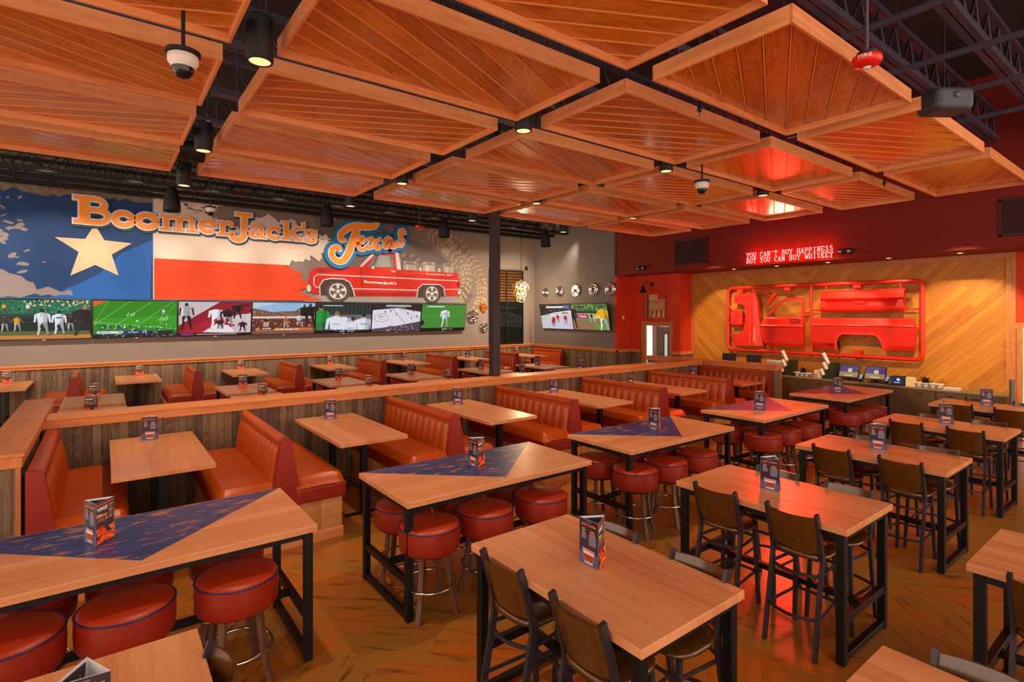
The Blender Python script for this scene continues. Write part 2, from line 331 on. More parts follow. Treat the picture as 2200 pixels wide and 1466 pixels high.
class Canvas:   # flat printed shapes on one plane; real colour per face
    def __init__(s, O, U, V, eps=.0008):
        s.O = Vector(O); s.U = Vector(U).normalized(); s.V = Vector(V).normalized(); s.Nn = s.U.cross(s.V); s.e = eps; s.v = []; s.f = []; s.c = []; s.l = 0
    def P(s, x, y): return s.O + s.U * x + s.V * y + s.Nn * (s.e * s.l)
    def raw(s, pts, fs, col, lift=True):
        if lift: s.l += 1
        n = len(s.v); s.v += [tuple(s.P(*p)) for p in pts]; s.f += [tuple(i + n for i in f) for f in fs]; s.c += [S(col)] * len(fs)
    def poly(s, pts, col, lift=True):
        tr = tessellate_polygon([[Vector((x, y, 0)) for x, y in pts]]); s.raw(pts, tr, col, lift)
    def rect(s, x0, y0, x1, y1, col, lift=True): s.raw([(x0, y0), (x1, y0), (x1, y1), (x0, y1)], [(0, 1, 2, 3)], col, lift)
    def ell(s, cx, cy, rx, ry, col, n=20, lift=True): s.raw([(cx + rx * math.cos(6.28318 * i / n), cy + ry * math.sin(6.28318 * i / n)) for i in range(n)], [tuple(range(n))], col, lift)
    def line(s, path, w, col, lift=True):
        a, b = ribbon(path, w); n = len(a); s.raw(a + b, [(i, i + 1, n + i + 1, n + i) for i in range(n - 1)], col, lift)
    def text(s, t, x, y, w, h, col, shear=0, offset=0, slope=0):
        vs, fs = text_tris(t, shear, offset); s.raw([(x + a * w, y + b * h + slope * a * w) for a, b in vs], fs, col)
    def fig(s, x, y, h, top, bot, skin=(120, 80, 60), lean=0, hair=None, arms=0, lw=1.):
        s.l += 1; w = h * .16 * lw; L = False
        dk = tuple(int(c * .72) for c in bot); dt = tuple(int(c * .8) for c in top); shoe = (34, 28, 28)
        for sx in (-1, 1):
            kx = x + sx * w * (.55 + .2 * lean) + w * .12 * (sx > 0)
            s.poly([(x - sx * w * .05, y + .5 * h), (x + sx * w * .82, y + .5 * h), (kx + w * .28, y + .26 * h), (kx - w * .22, y + .26 * h)], bot if sx < 0 else dk, L)
            s.poly([(kx - w * .2, y + .27 * h), (kx + w * .26, y + .27 * h), (kx + w * .15 + sx * w * .3, y), (kx - w * .18 + sx * w * .3, y)], bot if sx < 0 else dk, L)
            s.ell(kx + sx * w * .35, y + .012 * h, w * .32, .018 * h, shoe, 8, L)
        s.poly([(x, y + .45 * h), (x + w * .8, y + .45 * h), (x + w * 1.02, y + .84 * h), (x + w * .3, y + .82 * h)], dt, L)
        s.poly([(x - w * .78, y + .45 * h), (x + w * .3, y + .45 * h), (x + w * .45, y + .85 * h), (x - w * .2, y + .86 * h), (x - w * 1.02, y + .81 * h)], top, L)
        for sx in (-1, 1): s.poly([(x + sx * w * .9, y + .82 * h), (x + sx * w * 1.35, y + .78 * h), (x + sx * w * (1.5 + arms), y + (.5 + .2 * arms) * h), (x + sx * w * (1.15 + arms), y + (.5 + .2 * arms) * h)], top if arms == 0 else skin, L)
        s.ell(x + lean * w * .3, y + .91 * h, h * .06, h * .075, skin, 10, L)
        if hair: s.l += 1; s.ell(x + lean * w * .3, y + .94 * h, h * .062, h * .055, hair, 10, L)
    def build(s, name, material, parent=None):
        me = bpy.data.meshes.new(name); me.from_pydata(s.v, [], s.f); me.materials.append(material)
        ca = me.color_attributes.new('Col', 'FLOAT_COLOR', 'CORNER'); d = []
        for p, c in zip(me.polygons, s.c):
            for _ in range(p.loop_total): d += [*c, 1.0]
        ca.data.foreach_set('color', d); me.update()
        o = bpy.data.objects.new(name, me); C.objects.link(o)
        if parent: o.parent = parent
        return o
def ragged(pts, amp, step, rnd, edges=None):
    out = []; n = len(pts)
    for i in range(n):
        a = pts[i]; b = pts[(i + 1) % n]; out.append(a)
        if edges is not None and i not in edges: continue
        l = math.dist(a, b); k = max(1, int(l / step)); nx, ny = -(b[1] - a[1]) / l, (b[0] - a[0]) / l
        for j in range(1, k):
            t = j / k + rnd.uniform(-.3, .3) / k; d = rnd.uniform(-1, 1) ** 3 * amp + rnd.uniform(-.3, .3) * amp; out.append((a[0] + (b[0] - a[0]) * t + nx * d, a[1] + (b[1] - a[1]) * t + ny * d))
    return out
ORD = ['first', 'second', 'third', 'fourth', 'fifth', 'sixth', 'seventh', 'eighth', 'ninth']

# ================================================================== ROOM
struct('floor', MB().box(-8, -6, -.1, 18, 17.6, 0), FLOOR)
struct('ceiling', MB().box(-8, -3, 7.6, 18, 17.8, 7.75), DECK)
struct('wall_left', MB().box(-8, 17.5, 0, 14.6, 17.65, 7.6), GREYM)
struct('wall_back', MB().box(14.5, 13.05, 0, 14.65, 17.5, 7.6), GREY)
# red side: jog, alcove wall with a door opening, second jog, plank wall, soffit
struct('wall_right', MB().box(14.5, 12.93, 0, 15.4, 13.05, 4.05).box(15.25, 12.35, 0, 15.4, 12.93, 4.05).box(15.25, 10.95, 0, 15.4, 11.2, 4.05).box(15.25, 11.2, 2.33, 15.4, 12.35, 4.05).box(15.25, 10.83, 0, 15.95, 10.95, 4.05), REDW)
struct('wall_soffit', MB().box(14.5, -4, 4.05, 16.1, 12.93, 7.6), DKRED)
struct('wall_plank', MB().box(15.9, 2.69, 0, 16.05, 10.83, 4.05), PWALL)
struct('wall_far', MB().box(15.9, 2.6, 0, 16.05, 2.69, 4.05).box(15.9, 1.5, 2.42, 16.05, 2.6, 4.05).box(15.9, -4, 0, 16.05, 1.5, 4.05), REDW)
struct('trim_1', MB().box(15.86, 2.69, 0, 15.9, 2.85, 4.05).box(15.86, 10.72, 0, 15.9, 10.83, 4.05).box(15.87, 2.85, 3.93, 15.9, 10.72, 4.05), OAKZ)
struct('trim_2', MB().box(15.86, 1.4, 2.38, 15.92, 2.69, 2.5).box(15.86, 2.58, 0, 15.92, 2.68, 2.38), OAKZ)
# wainscot + rails
wz = 1.33
struct('trim_3', MB().box(-8, 17.46, 0, 14.5, 17.5, wz), WAIN)
struct('trim_4', MB().box(14.46, 12.93, 0, 14.5, 17.46, wz), WAIN)
struct('trim_5', MB().box(14.46, 12.89, 0, 15.25, 12.93, wz).box(15.21, 12.45, 0, 15.25, 12.89, wz).box(15.21, 10.95, 0, 15.25, 11.1, wz).box(15.25, 10.79, 0, 15.9, 10.83, wz), WAIN)
rl = MB()
for (x0, y0, x1, y1, dx, dy) in ((-8, 17.46, 14.46, 17.5, 0, -1), (14.46, 12.89, 14.5, 17.46, -1, 0)):
    pass
struct('trim_6', MB().box(-8, 17.43, wz, 14.43, 17.5, wz + .1).box(-8, 17.40, wz + .07, 14.40, 17.5, wz + .11), CAPX, bevel=.006)
struct('trim_7', MB().box(14.43, 12.86, wz, 14.5, 17.43, wz + .1).box(14.40, 12.83, wz + .07, 14.5, 17.40, wz + .11), CAPY, bevel=.006)
struct('trim_8', MB().box(14.43, 12.86, wz, 15.25, 12.93, wz + .1).box(15.18, 12.45, wz, 15.25, 12.86, wz + .1).box(15.18, 10.76, wz, 15.25, 11.1, wz + .1).box(15.25, 10.76, wz, 15.86, 10.83, wz + .1), CAPX, bevel=.006)
# kitchen door in the alcove
cas = MB().box(15.2, 12.25, 0, 15.3, 12.42, 2.28).box(15.2, 11.13, 0, 15.3, 11.25, 2.28).box(15.2, 11.13, 2.28, 15.3, 12.42, 2.42)
struct('trim_9', cas, OAKZ, bevel=.004)
dr = thing('door_1', None, None, (15.36, 11.72, 0)); dr['kind'] = 'structure'
MB().box(0, -.50, .02, .04, .12, 2.24).build('door_leaf', mat('brushed_steel', (150, 140, 132), .35, .5), dr)
q = MB()
q.prism(arc(-.24, 1.95, .06, .06, 0, 180, 8) + arc(-.24, 1.15, .06, .06, 180, 360, 8), (-.004, 0, 0), (0, 1, 0), (0, 0, 1), -.004, .004)
q.build('vision_glass', mat('lit_glass', (190, 215, 205), .2, emit=(200, 220, 210), es=.5), dr)
MB().tube([(-.004, y, z) for y, z in arc(-.24, 1.95, .075, .075, 0, 180, 8) + arc(-.24, 1.15, .075, .075, 180, 360, 8)], .012, 6, True).build('gasket', BLACK, dr)
MB().box(.2, .14, 0, .24, .5, 2.3).build('fridge_panel', mat('cream_panel', (205, 198, 180), .4), dr)
MB().box(.02, .12, 0, .06, .16, 2.26).build('door_edge', mat('grey_gasket', (80, 84, 92), .5), dr)
struct('wall_kitchen', MB().box(16.6, 10.97, 0, 16.7, 13, 2.9).box(15.4, 10.97, 2.8, 16.7, 13, 2.9), mat('kitchen_wall', (190, 192, 196), .5))
pointl('kitchen_lamp', (16.1, 11.8, 2.4), 12, (.85, .92, 1), .1)
d2 = thing('door_2', None, None, (15.95, 2.05, 0)); d2['kind'] = 'structure'
MB().box(0, -.5, .02, .05, .5, 2.36).build('door_leaf', mat('steel_door', (120, 118, 130), .35, .6), d2)
MB().box(-.03, .42, .5, 0, .44, 2.3).build('hinge_strip', mat('hinge_steel', (190, 195, 205), .3, .8), d2)
put(MB().tube([(15.0, 2.604, 0), (15.0, 2.604, 1.33)], .045, 16).build('bollard_post', mat('grey_bollard', (120, 116, 108), .4)), 'grey upright post at the right end of the service counter', 'post')

# ---------------------------------------------------------------- steel window near the corner of the mural wall
wd = thing('window_1', None, None, (13.0, 17.5, 0)); wd['kind'] = 'structure'
MB().box(-.85, -.01, 1.46, .84, 0.03, 4.46).build('backing', mat('dark_room', (26, 24, 20), .8), wd)
q = MB()
for x in (-.85, -.03, .80): q.box(x, -.075, 1.46, x + .04, -.03, 4.46)
for z in (1.46, 2.35, 3.17, 4.42): q.box(-.85, -.07, z, .84, -.035, z + .04)
q.build('window_frame', mat('dark_green_steel', (34, 38, 34), .45, .4), wd)
q = MB()
for i in range(11): q.box(-.8, -.03, 3.18 + i * .115, .8, -.012, 3.18 + i * .115 + .075)
q.build('shutter_slat', mat('amber_slats', (170, 106, 34), .5), wd)
g = bpy.data.materials.new('window_glass'); g.use_nodes = True; gb = g.node_tree.nodes['Principled BSDF']; gb.inputs['Transmission Weight'].default_value = 1; gb.inputs['Roughness'].default_value = .03; gb.inputs['Base Color'].default_value = (.75, .8, .75, 1); gb.inputs['IOR'].default_value = 1.3
MB().box(-.82, -.052, 1.48, .82, -.048, 4.44).build('pane', g, wd)

# ---------------------------------------------------------------- partition with wings
CZ = 1.41
pt = thing('partition_wall', 'long waist-high partition of weathered boards with oak cap behind the booths', 'partition', (0, 0, 0))
MB().box(-.60, 8.76, 0, 13.32, 9.08, CZ - .14).build('board_face', WAIN, pt)
MB().box(-.60, 8.73, CZ - .14, 13.30, 9.10, CZ - .035).build('cap_fascia', CAPX, pt, bevel=.004)
MB().box(-.56, 8.70, CZ - .035, 13.28, 9.13, CZ).build('cap', CAPX, pt, bevel=.006)
for nm, x0, x1, y0, y1, lb in (('l', -.91, -.60, 6.72, 10.75, 'short partition wing of weathered boards with a wide oak cap at the left edge'),
                               ('r', 13.32, 13.66, 6.68, 10.7, 'short partition wing of weathered boards with oak cap beside the service counter')):
    w_ = thing('partition_wing', lb, 'partition', (0, 0, 0), group='partition wings')
    MB().box(x0 + .02, y0 + .03, 0, x1 - .02, y1 - .03, CZ - .14).build('board_face', WAIN, w_)
    MB().box(x0, y0, CZ - .14, x1, y1, CZ - .035).build('cap_fascia', CAPY, w_, bevel=.004)
    MB().box(x0 - .02, y0 - .03, CZ - .035, x1 + .02, y1 + .02, CZ).build('cap', CAPY, w_, bevel=.006)
    MB().box(x1 - .05, y0 + .015, 0, x1 - .012, y0 + .05, CZ - .14).build('corner_strip', OAKZ, w_)
put(MB().box(6.375, 9.01, CZ, 6.545, 9.18, 7.55).build('steel_column', mat('dark_column', (44, 36, 44), .5), bevel=.006), 'dark square steel column rising from the partition cap', 'column')

# ================================================================== TABLES
def bar_frame(t, x0, x1, y0, y1, H, s=.06, spine='y'):
    """steel trestle: end loops + spine. spine axis = long axis"""
    a = s / 2
    ends = ((x0 + a, 'x'), (x1 - a, 'x')) if spine == 'x' else ((y0 + a, 'y'), (y1 - a, 'y'))
    for e, _ in ends:
        q = MB()
        lo, hi = (y0 + a, y1 - a) if spine == 'x' else (x0 + a, x1 - a)
        P = (lambda u, z: (e, u, z)) if spine == 'x' else (lambda u, z: (u, e, z))
        for u in (lo, hi): q.bar(P(u, .006), P(u, H - .005), s, s)
        for z, hh in ((.045, .05), (.34, .06), (H - .03, .05)): q.bar(P(lo, z), P(hi, z), s * .8, hh)
        q.build('end_frame', BLK, t, bevel=.003, seg=1)
    q = MB(); cx, cy = (x0 + x1) / 2, (y0 + y1) / 2
    if spine == 'x':
        q.bar((x0 + a, cy, .34), (x1 - a, cy, .34), .05, .05)
        for y in (y0 + a, y1 - a): q.bar((x0 + a, y, H - .03), (x1 - a, y, H - .03), .05, .05)
    else:
        q.bar((cx, y0 + a, .34), (cx, y1 - a, .34), .05, .05)
        for x in (x0 + a, x1 - a): q.bar((x, y0 + a, H - .03), (x, y1 - a, H - .03), .05, .05)
    q.build('rail', BLK, t)
TZ = 1.067; TT = .052
def blue_mat():
    m = wood('blue_distressed_paint', (20, 40, 92), (40, 62, 122), .36, .15, 'x', .13, .2, tint=.3); nt = m.node_tree; b = nt.nodes['Principled BSDF']
    src = b.inputs['Base Color'].links[0].from_socket; tc = N(nt, 'ShaderNodeTexCoord'); mp = N(nt, 'ShaderNodeMapping'); mp.inputs['Scale'].default_value = (5, 13, 3); nt.links.new(tc.outputs['Object'], mp.inputs[0])
    oi = N(nt, 'ShaderNodeObjectInfo'); va = N(nt, 'ShaderNodeVectorMath', operation='ADD'); nt.links.new(mp.outputs[0], va.inputs[0]); cx = N(nt, 'ShaderNodeCombineXYZ')
    nt.links.new(mth(nt, 'MULTIPLY', oi.outputs['Random'], 40.), cx.inputs[0]); nt.links.new(cx.outputs[0], va.inputs[1])
    nz = N(nt, 'ShaderNodeTexNoise'); nz.inputs['Scale'].default_value = 1; nz.inputs['Detail'].default_value = 8; nz.inputs['Roughness'].default_value = .7; nt.links.new(va.outputs[0], nz.inputs[0])
    r = N(nt, 'ShaderNodeMapRange'); nt.links.new(nz.outputs[0], r.inputs[0]); r.inputs[1].default_value = .54; r.inputs[2].default_value = .61
    mx = N(nt, 'ShaderNodeMixRGB'); nt.links.new(r.outputs[0], mx.inputs[0]); nt.links.new(src, mx.inputs[1]); mx.inputs[2].default_value = (*S((166, 104, 66)), 1); nt.links.new(mx.outputs[0], b.inputs['Base Color']); return m
BLUE = blue_mat()
BT = [(-.92, 1.32), (2.09, 4.31), (4.99, 7.23), (8.08, 10.30), (11.15, 13.47)]
BNM = ['nearest', 'second nearest', 'middle', 'second farthest', 'farthest']
BNEAR = ['at lower left of the view', 'in front of the third booth backrest', 'in the centre of the row', 'before the far booth rows', 'beside the service counter']
y0, y1 = 4.22, 5.33; yc = (y0 + y1) / 2
bt0 = thing('bar_table', f'long bar table with worn blue painted triangle, {BNM[0]} of its row', 'table', (sum(BT[0]) / 2, yc, 0), 0, 'blue painted bar tables')
hx, hy = 1.12, .555
MB().box(-hx, -hy, TZ - TT, hx, hy, TZ).build('tabletop', OAK, bt0, bevel=.004)
MB().prism([(-hx + .03, hy - .012), (0, -hy + .09), (hx - .02, hy - .012)], (0, 0, TZ), (1, 0, 0), (0, 1, 0), -.001, .0012).build('painted_triangle', BLUE, bt0)
bar_frame(bt0, -hx + .02, hx - .02, -hy + .05, hy - .05, TZ - TT, .062, 'x')
bts = [bt0]
for i in range(1, 5): bts.append(dup(bt0, (sum(BT[i]) / 2, yc, 0), 0, f'long bar table with worn blue painted triangle, {BNM[i]} of its row'))
# plain tables: long axis y
PT = [(-.08, 2.455), (2.545, 2.455), (4.925, 2.455), (7.345, 2.445), (9.855, 2.455), (12.43, 2.455)]
PNM = ['at the bottom left corner', 'nearest in full view, at bottom centre', 'with the red glow on its top', 'third of the chair row going back', 'fourth of the chair row going back', 'last of the chair row, beside the service counter']
p0 = thing('dining_table', f'plain oak high table, {PNM[0]}', 'table', (PT[0][0], PT[0][1], 0), 0, 'plain oak high tables')
MB().box(-.468, -.76, TZ - TT, .468, .76, TZ).build('tabletop', OAKY, p0, bevel=.004)
bar_frame(p0, -.44, .44, -.73, .73, TZ - TT, .062, 'y')
for i in range(1, 6): dup(p0, (*PT[i], 0), 0, f'plain oak high table, {PNM[i]}')
dup(p0, (2.59, .245, 0), 0, 'plain oak high table cut off by the bottom edge, right of centre')
dup(p0, (4.965, .245, 0), 0, 'plain oak high table cut off by the right edge')
# far section
FB = [-.14, 2.45, 4.56, 6.53, 8.8, 10.95]
for i, x in enumerate(FB):
    dup(p0, (x, 12.86, 0), 0, f'plain oak table in the middle of the far section, {ORD[i]} from the left', 'far section oak tables')
for i, x in enumerate(FB):
    dup(p0, (x, 11.02, 0), 0, f'plain oak table just beyond the partition, {ORD[i]} from the left, mostly hidden', 'far section oak tables')

def pedestal_table(name, lab, loc, hx, hy, group):
    t = thing(name, lab, 'table', loc, 0, group)
    MB().box(-hx, -hy, TZ - .05, hx, hy, TZ).build('tabletop', OAKY, t, bevel=.004)
    for s in (-1, 1):
        q = MB().box(-.04, s * hy * .6 - .04, .012, .04, s * hy * .6 + .04, TZ - .06).box(-.2, s * hy * .6 - .09, TZ - .07, .2, s * hy * .6 + .09, TZ - .05)
        q.build('pedestal', BLK, t)
        MB().box(-.26, s * hy * .6 - .035, 0, .26, s * hy * .6 + .035, .016).build('foot_plate', BLK, t)
    q = MB().tube([(.0, -hy + .12, .3), (.0, hy - .1, .3)], .022, 10)
    for y in (-hy + .2, hy - .3): q.tube([(0, y, 0), (0, y, .3)], .018, 8); q.lathe([(.05, 0), (.05, .01), (.02, .016)], (0, y, 0), 12)
    q.build('foot_rail', mat('worn_steel_rail', (96, 84, 78), .3, .9), t)
    return t
BX = [.52, 2.81, 5.08, 7.41, 9.80, 12.12]
bn = ['beside the left partition wing', 'second from the left', 'third from the left', 'fourth from the left', 'second from the right', 'beside the right partition wing']
bp0 = pedestal_table('booth_table', f'oak booth table against the partition, {bn[0]}', (BX[0], 7.64, 0), .46, 1.02, 'booth tables along the partition')
for i in range(1, 6): dup(bp0, (BX[i], 7.64, 0), 0, f'oak booth table against the partition, {bn[i]}')
FA = [-1.8, .69, 3.17, 5.66, 8.14, 10.68, 13.2]
fn = ['at the left edge', 'second from the left', 'third from the left', 'fourth from the left', 'fifth from the left', 'just left of the column', 'in the corner right of the column']
fa0 = pedestal_table('wall_booth_table', f'small oak table against the far wall, {fn[0]}', (FA[0], 16.58, 0), .46, .87, 'tables along the mural wall')
for i in range(1, 7): dup(fa0, (FA[i], 16.58, 0), 0, f'small oak table against the far wall, {fn[i]}')

# ================================================================== BENCHES
def bench(name, lab, loc, L, sides=(-1, 1), group=None, sd=.70):
    """bench centred on x=0, running y 0..L from its aisle end; sides = which sides have seats"""
    t = thing(name, lab, 'booth bench', loc, 0, group)
    dbl = len(sides) == 2
    xl = -.70 if -1 in sides else -.10; xr = .70 if 1 in sides else .10
    MB().box(xl + .05 * (-1 in sides), .03, .0, xr - .05 * (1 in sides), L, .48).build('plinth', wood('oak_plinth', (186, 122, 60), (220, 162, 100), .5, 0, 'x', .5, 0, tint=.2, rings=1., scale=.8), t)
    MB().box(xl + .035 * (-1 in sides), .012, 0, xr - .035 * (1 in sides), L, .12).build('baseboard', OAKR, t, bevel=.003, seg=1)
    for s in sides:
        q = MB().box(min(s * .11, s * sd), 0, .48, max(s * .11, s * sd), L, .66); q.build('seat_rail', LEAS, t, bevel=.03, seg=3)
        # domed cushion
        rows = []
        ny, nx = 24, 12
        for j in range(ny + 1):
            y = L * j / ny; ey = min(1, min(y, L - y) / .07); r = []
            for i in range(nx + 1):
                u = i / nx; x = s * (.11 + (sd - .11) * u); ex = min(1, (1 - u) * (sd - .11) / .07)
                e = math.sqrt(max(0, 1 - (1 - ex) ** 2)) * math.sqrt(max(0, 1 - (1 - ey) ** 2))
                r.append((x, y, .655 + .115 * e + .012 * math.sin(math.pi * u)))
            rows.append(r if s > 0 else r[::-1])
        MB().grid(rows).build('seat_cushion', LEA, t)
    # core of the backrest: side profile extruded along y
    hw = lambda z: .145 + (.062 - .145) * max(0, min(1, (z - .7) / .5))
    prof = [(-.145, .48), (-.145, .7), (-.10, 1.0), (-.066, 1.2)] + arc(0, 1.215, .066, .062, 180, 0, 8) + [(.066, 1.2), (.10, 1.0), (.145, .7), (.145, .48)]
    prof = [(x if (x < 0 and -1 in sides) or (x > 0 and 1 in sides) or dbl else math.copysign(.07, x), z) for x, z in prof]
    q = MB(); q.prism([(x * .93, z) for x, z in prof], (0, .07, 0), (1, 0, 0), (0, 0, 1), 0, -(L - .07)); q.build('backrest', LEA, t)
    q = MB(); q.prism(prof, (0, .07, 0), (1, 0, 0), (0, 0, 1), -.03, .045); q.build('end_panel', LEAS, t, bevel=.012, seg=2)
    # channelled pads
    nch = max(6, round((L - .12) / .19)); cw = (L - .16) / nch
    for s in sides:
        rows = []
        zs = [.70, .76, .86, .96, 1.06, 1.13, 1.165, 1.18]
        m = nch * 8
        for z in zs:
            r = []
            for k in range(m + 1):
                y = .12 + (L - .16) * k / m; ph = (k % 8) / 8; b = math.sin(math.pi * ph) ** .6 if 0 < ph < 1 else 0
                top = 1 if z < 1.15 else (.6 if z < 1.17 else 0)
                r.append((s * (hw(z) - .006 + .034 * b * top), y, z - .02 * b * (z > 1.1)))
            rows.append(r if s > 0 else r[::-1])
        MB().grid(rows).build('channel_pad', LEA, t)
        MB().tube([(s * (hw(1.19) + .006), .08, 1.195), (s * (hw(1.19) + .006), L, 1.195)], .008, 6).build('welt', LEAS, t)
    return t
LB = 2.24
bb = bench('booth_bench', 'x', (1.665, 6.44, 0), LB, (-1, 1), 'booth benches along the partition')
bb['label'] = 'double-sided rust leather booth bench, first full one from the left'
for i, x in enumerate((3.935, 6.245, 8.62, 10.96)):
    dup(bb, (x, 6.44, 0), 0, f'double-sided rust leather booth bench, {ORD[i + 1]} from the left along the partition')
bench('booth_bench', 'single rust leather bench backing onto the left partition wing', (-.49, 6.44, 0), LB, (1,), 'booth benches along the partition')
bench('booth_bench', 'single rust leather bench backing onto the right partition wing', (13.2, 6.72, 0), LB - .26, (-1,), 'booth benches along the partition')
LF = 1.95
fb = bench('wall_booth_bench', 'x', (1.87, 15.35, 0), LF, (-1, 1), 'rust leather benches along the mural wall', .62)
fb['label'] = 'rust leather double bench on the mural wall, second from the left'
dup(fb, (-.53, 15.35, 0), 0, 'rust leather double bench on the mural wall, leftmost of its row')
for i, x in enumerate((4.33, 6.8, 9.33)): dup(fb, (x, 15.35, 0), 0, f'rust leather double bench on the mural wall, {ORD[i + 2]} from the left')
dup(fb, (11.93, 15.35, 0), 0, 'rust leather double bench on the mural wall, right beside the column')
bench('wall_booth_bench', 'rust leather single bench in the far corner under the tilted screens', (14.3, 15.5, 0), LF - .15, (-1,), 'rust leather benches along the mural wall', .62)

# ================================================================== STOOLS
def stool(lab, loc, rz):
    t = thing('bar_stool', lab, 'bar stool', loc, rz, 'round leather bar stools')
    r = .275
    MB().lathe([(.24, .565), (r - .012, .575), (r, .60), (r + .004, .70), (r, .775)], n=40).build('seat_side', LEAS, t)
    MB().lathe([(r - .001, .776), (r - .01, .792), (r - .05, .806), (.1, .814), (.0, .816)], n=40).build('seat_top', LEAT, t)
    MB().tube([(r * math.cos(a * math.pi / 20), r * math.sin(a * math.pi / 20), .782) for a in range(40)], .0065, 6, True).build('piping', PIPE, t)
    MB().lathe([(0, .54), (.2, .54), (.2, .566), (0, .566)], n=24, smooth=False).build('swivel_plate', BLK, t)
    for k in range(4):
        a = math.pi / 4 + k * math.pi / 2; c, s_ = math.cos(a), math.sin(a)
        q = MB(); P = [(.17 * c, .17 * s_, .555), (.185 * c, .185 * s_, .38), (.215 * c, .215 * s_, .18), (.262 * c, .262 * s_, 0.0)]
        q.strap(P, .045, .032, upv=(c, s_, 0)); q.build('leg', STL, t)
    MB().tube([(.235 * math.cos(a * math.pi / 18), .235 * math.sin(a * math.pi / 18), .26) for a in range(36)], .011, 8, True).build('foot_ring', CHR, t)
    return t
s0 = None
OFF = [(.47, 1.06, 1.72), (.275, .925, 1.61), (.22, .83, 1.53), (.22, .86, 1.55), (.25, .86, 1.5)]
for i, (a, b) in enumerate(BT):
    for row, yy in (('aisle', 4.36), ('booth', 4.99)):
        for k in range(3):
            x = a + OFF[i][k] + R.uniform(-.02, .02) + (.0 if row == 'aisle' else .03); y = yy + R.uniform(-.02, .02)
            lab = f'round rust leather stool, {["left", "middle", "right"][k]}, {"near" if row == "aisle" else "booth"} side of {BNM[i]} blue-painted table'
            if s0 is None: s0 = stool(lab, (x, y, 0), R.uniform(0, 1.5))
            else: dup(s0, (x, y, 0), R.uniform(0, 1.5), lab)

# ================================================================== CHAIRS
def chair(lab, loc, rz):
    t = thing('bar_chair', lab, 'bar chair', loc, rz, 'dark bar chairs')
    hwid = .195
    for s in (-1, 1):
        P = [(-.29, s * hwid * 1.02, 0), (-.235, s * hwid, .3), (-.175, s * hwid, .60), (-.15, s * hwid, .74), (-.175, s * hwid, .86), (-.222, s * hwid, 1.02), (-.256, s * hwid, 1.13)]
        MB().strap(smooth_path(P, 4), .026, .045, upv=(1, 0, 0)).build('rear_leg', CHM, t)
        MB().strap([(.205, s * .18, 0), (.185, s * .165, .40), (.17, s * .155, .725)], .03, .03, upv=(1, 0, 0)).build('front_leg', CHM, t)
    # seat: rounded saddle
    rows = []
    def outl(a):
        c, s_ = math.cos(a), math.sin(a); p = 3.2; k = (abs(c / .225) ** p + abs(s_ / .215) ** p) ** (-1 / p); return k * c + .01, k * s_
    zt = lambda x, y: .772 + .018 * (abs(x) / .22) ** 2 * (1 if x < 0 else -.2) - .012 * math.cos(min(1.5, abs(y) * 14)) * (x > -.18)
    for f in (0.001, .25, .5, .75, .93, 1.0):
        rows.append([(f * outl(k * math.pi / 18)[0], f * outl(k * math.pi / 18)[1], zt(f * outl(k * math.pi / 18)[0], f * outl(k * math.pi / 18)[1]) - (.006 if f == 1 else 0)) for k in range(36)])
    for f, dz in ((1.0, -.026), (.9, -.032), (.001, -.032)):
        rows.append([(f * outl(k * math.pi / 18)[0], f * outl(k * math.pi / 18)[1], .772 + dz) for k in range(36)])
    MB().grid(rows, closed=True).build('seat', VEN, t)
    # backrest: curved veneer between the uprights
    def bk(z, u): # u -1..1
        xs = -.165 - (z - .82) * .33; bow = -.045 * (1 - u * u); return (xs + bow, u * (hwid - .012), z)
    rows = []
    for z in (.80, .86, .92, .98, 1.04, 1.08, 1.108): rows.append([bk(z, -1 + k / 8) for k in range(17)])
    back = [[(x - .013, y, z) for x, y, z in r] for r in rows]
    q = MB().grid(rows).grid([r[::-1] for r in back])
    q.grid([rows[-1], back[-1]]); q.grid([back[0], rows[0]]); q.build('backrest', VEN, t)
    # hoop straps
    for z, nm in ((.62, 'seat_brace'), (.30, 'footrest')):
        xr = -.175 - (.62 - z) * .19; xf = .19
        P = [(xr, -hwid, z)] + [(xr - .07 * math.sin(math.pi * k / 8) , -hwid + 2 * hwid * k / 8, z) for k in range(1, 8)] + [(xr, hwid, z), (xf, .16, z), (xf, -.16, z)]
        MB().strap(P, .012, .024, closed=True).build(nm, CHM, t)
    MB().box(-.15, -.16, .722, .18, .16, .742).build('seat_frame', CHM, t)
    return t
c0 = None
tn = ['bottom-left corner table', 'oak table at bottom centre', 'red-glowing oak table', 'third oak table going back', 'fourth oak table going back', 'oak table beside the counter']
chairs = []
for i, (tx, ty) in enumerate(PT):
    for side in (-1, 1):
        for k, yy in enumerate((2.77, 2.09)):
            if i == 0 and side == -1: continue
            if side == -1: x = tx - .468 + .20; rz = 0
            else: x = tx + .468 - .225; rz = math.pi; yy -= .06
            lab = f'dark bar chair, {"left" if side < 0 else "right"} side of the {tn[i]}, {"farther" if k == 0 else "nearer"} one'
            chairs.append((lab, (x + R.uniform(-.015, .015), yy + R.uniform(-.015, .015), 0), rz + R.uniform(-.03, .03)))
chairs.append(('dark bar chair in the bottom right corner, its curved backrest top facing the camera', (2.86 , .61, 0), math.pi))
chairs.append(('dark bar chair cut off by the right edge, left of the cut-off table', (4.6, .57, 0), 0))
chairs.append(('dark bar chair at the cut-off table on the right edge, far side', (5.3, .57, 0), math.pi))
for lab, loc, rz in chairs:
    if c0 is None: c0 = chair(lab, loc, rz)
    else: dup(c0, loc, rz, lab)

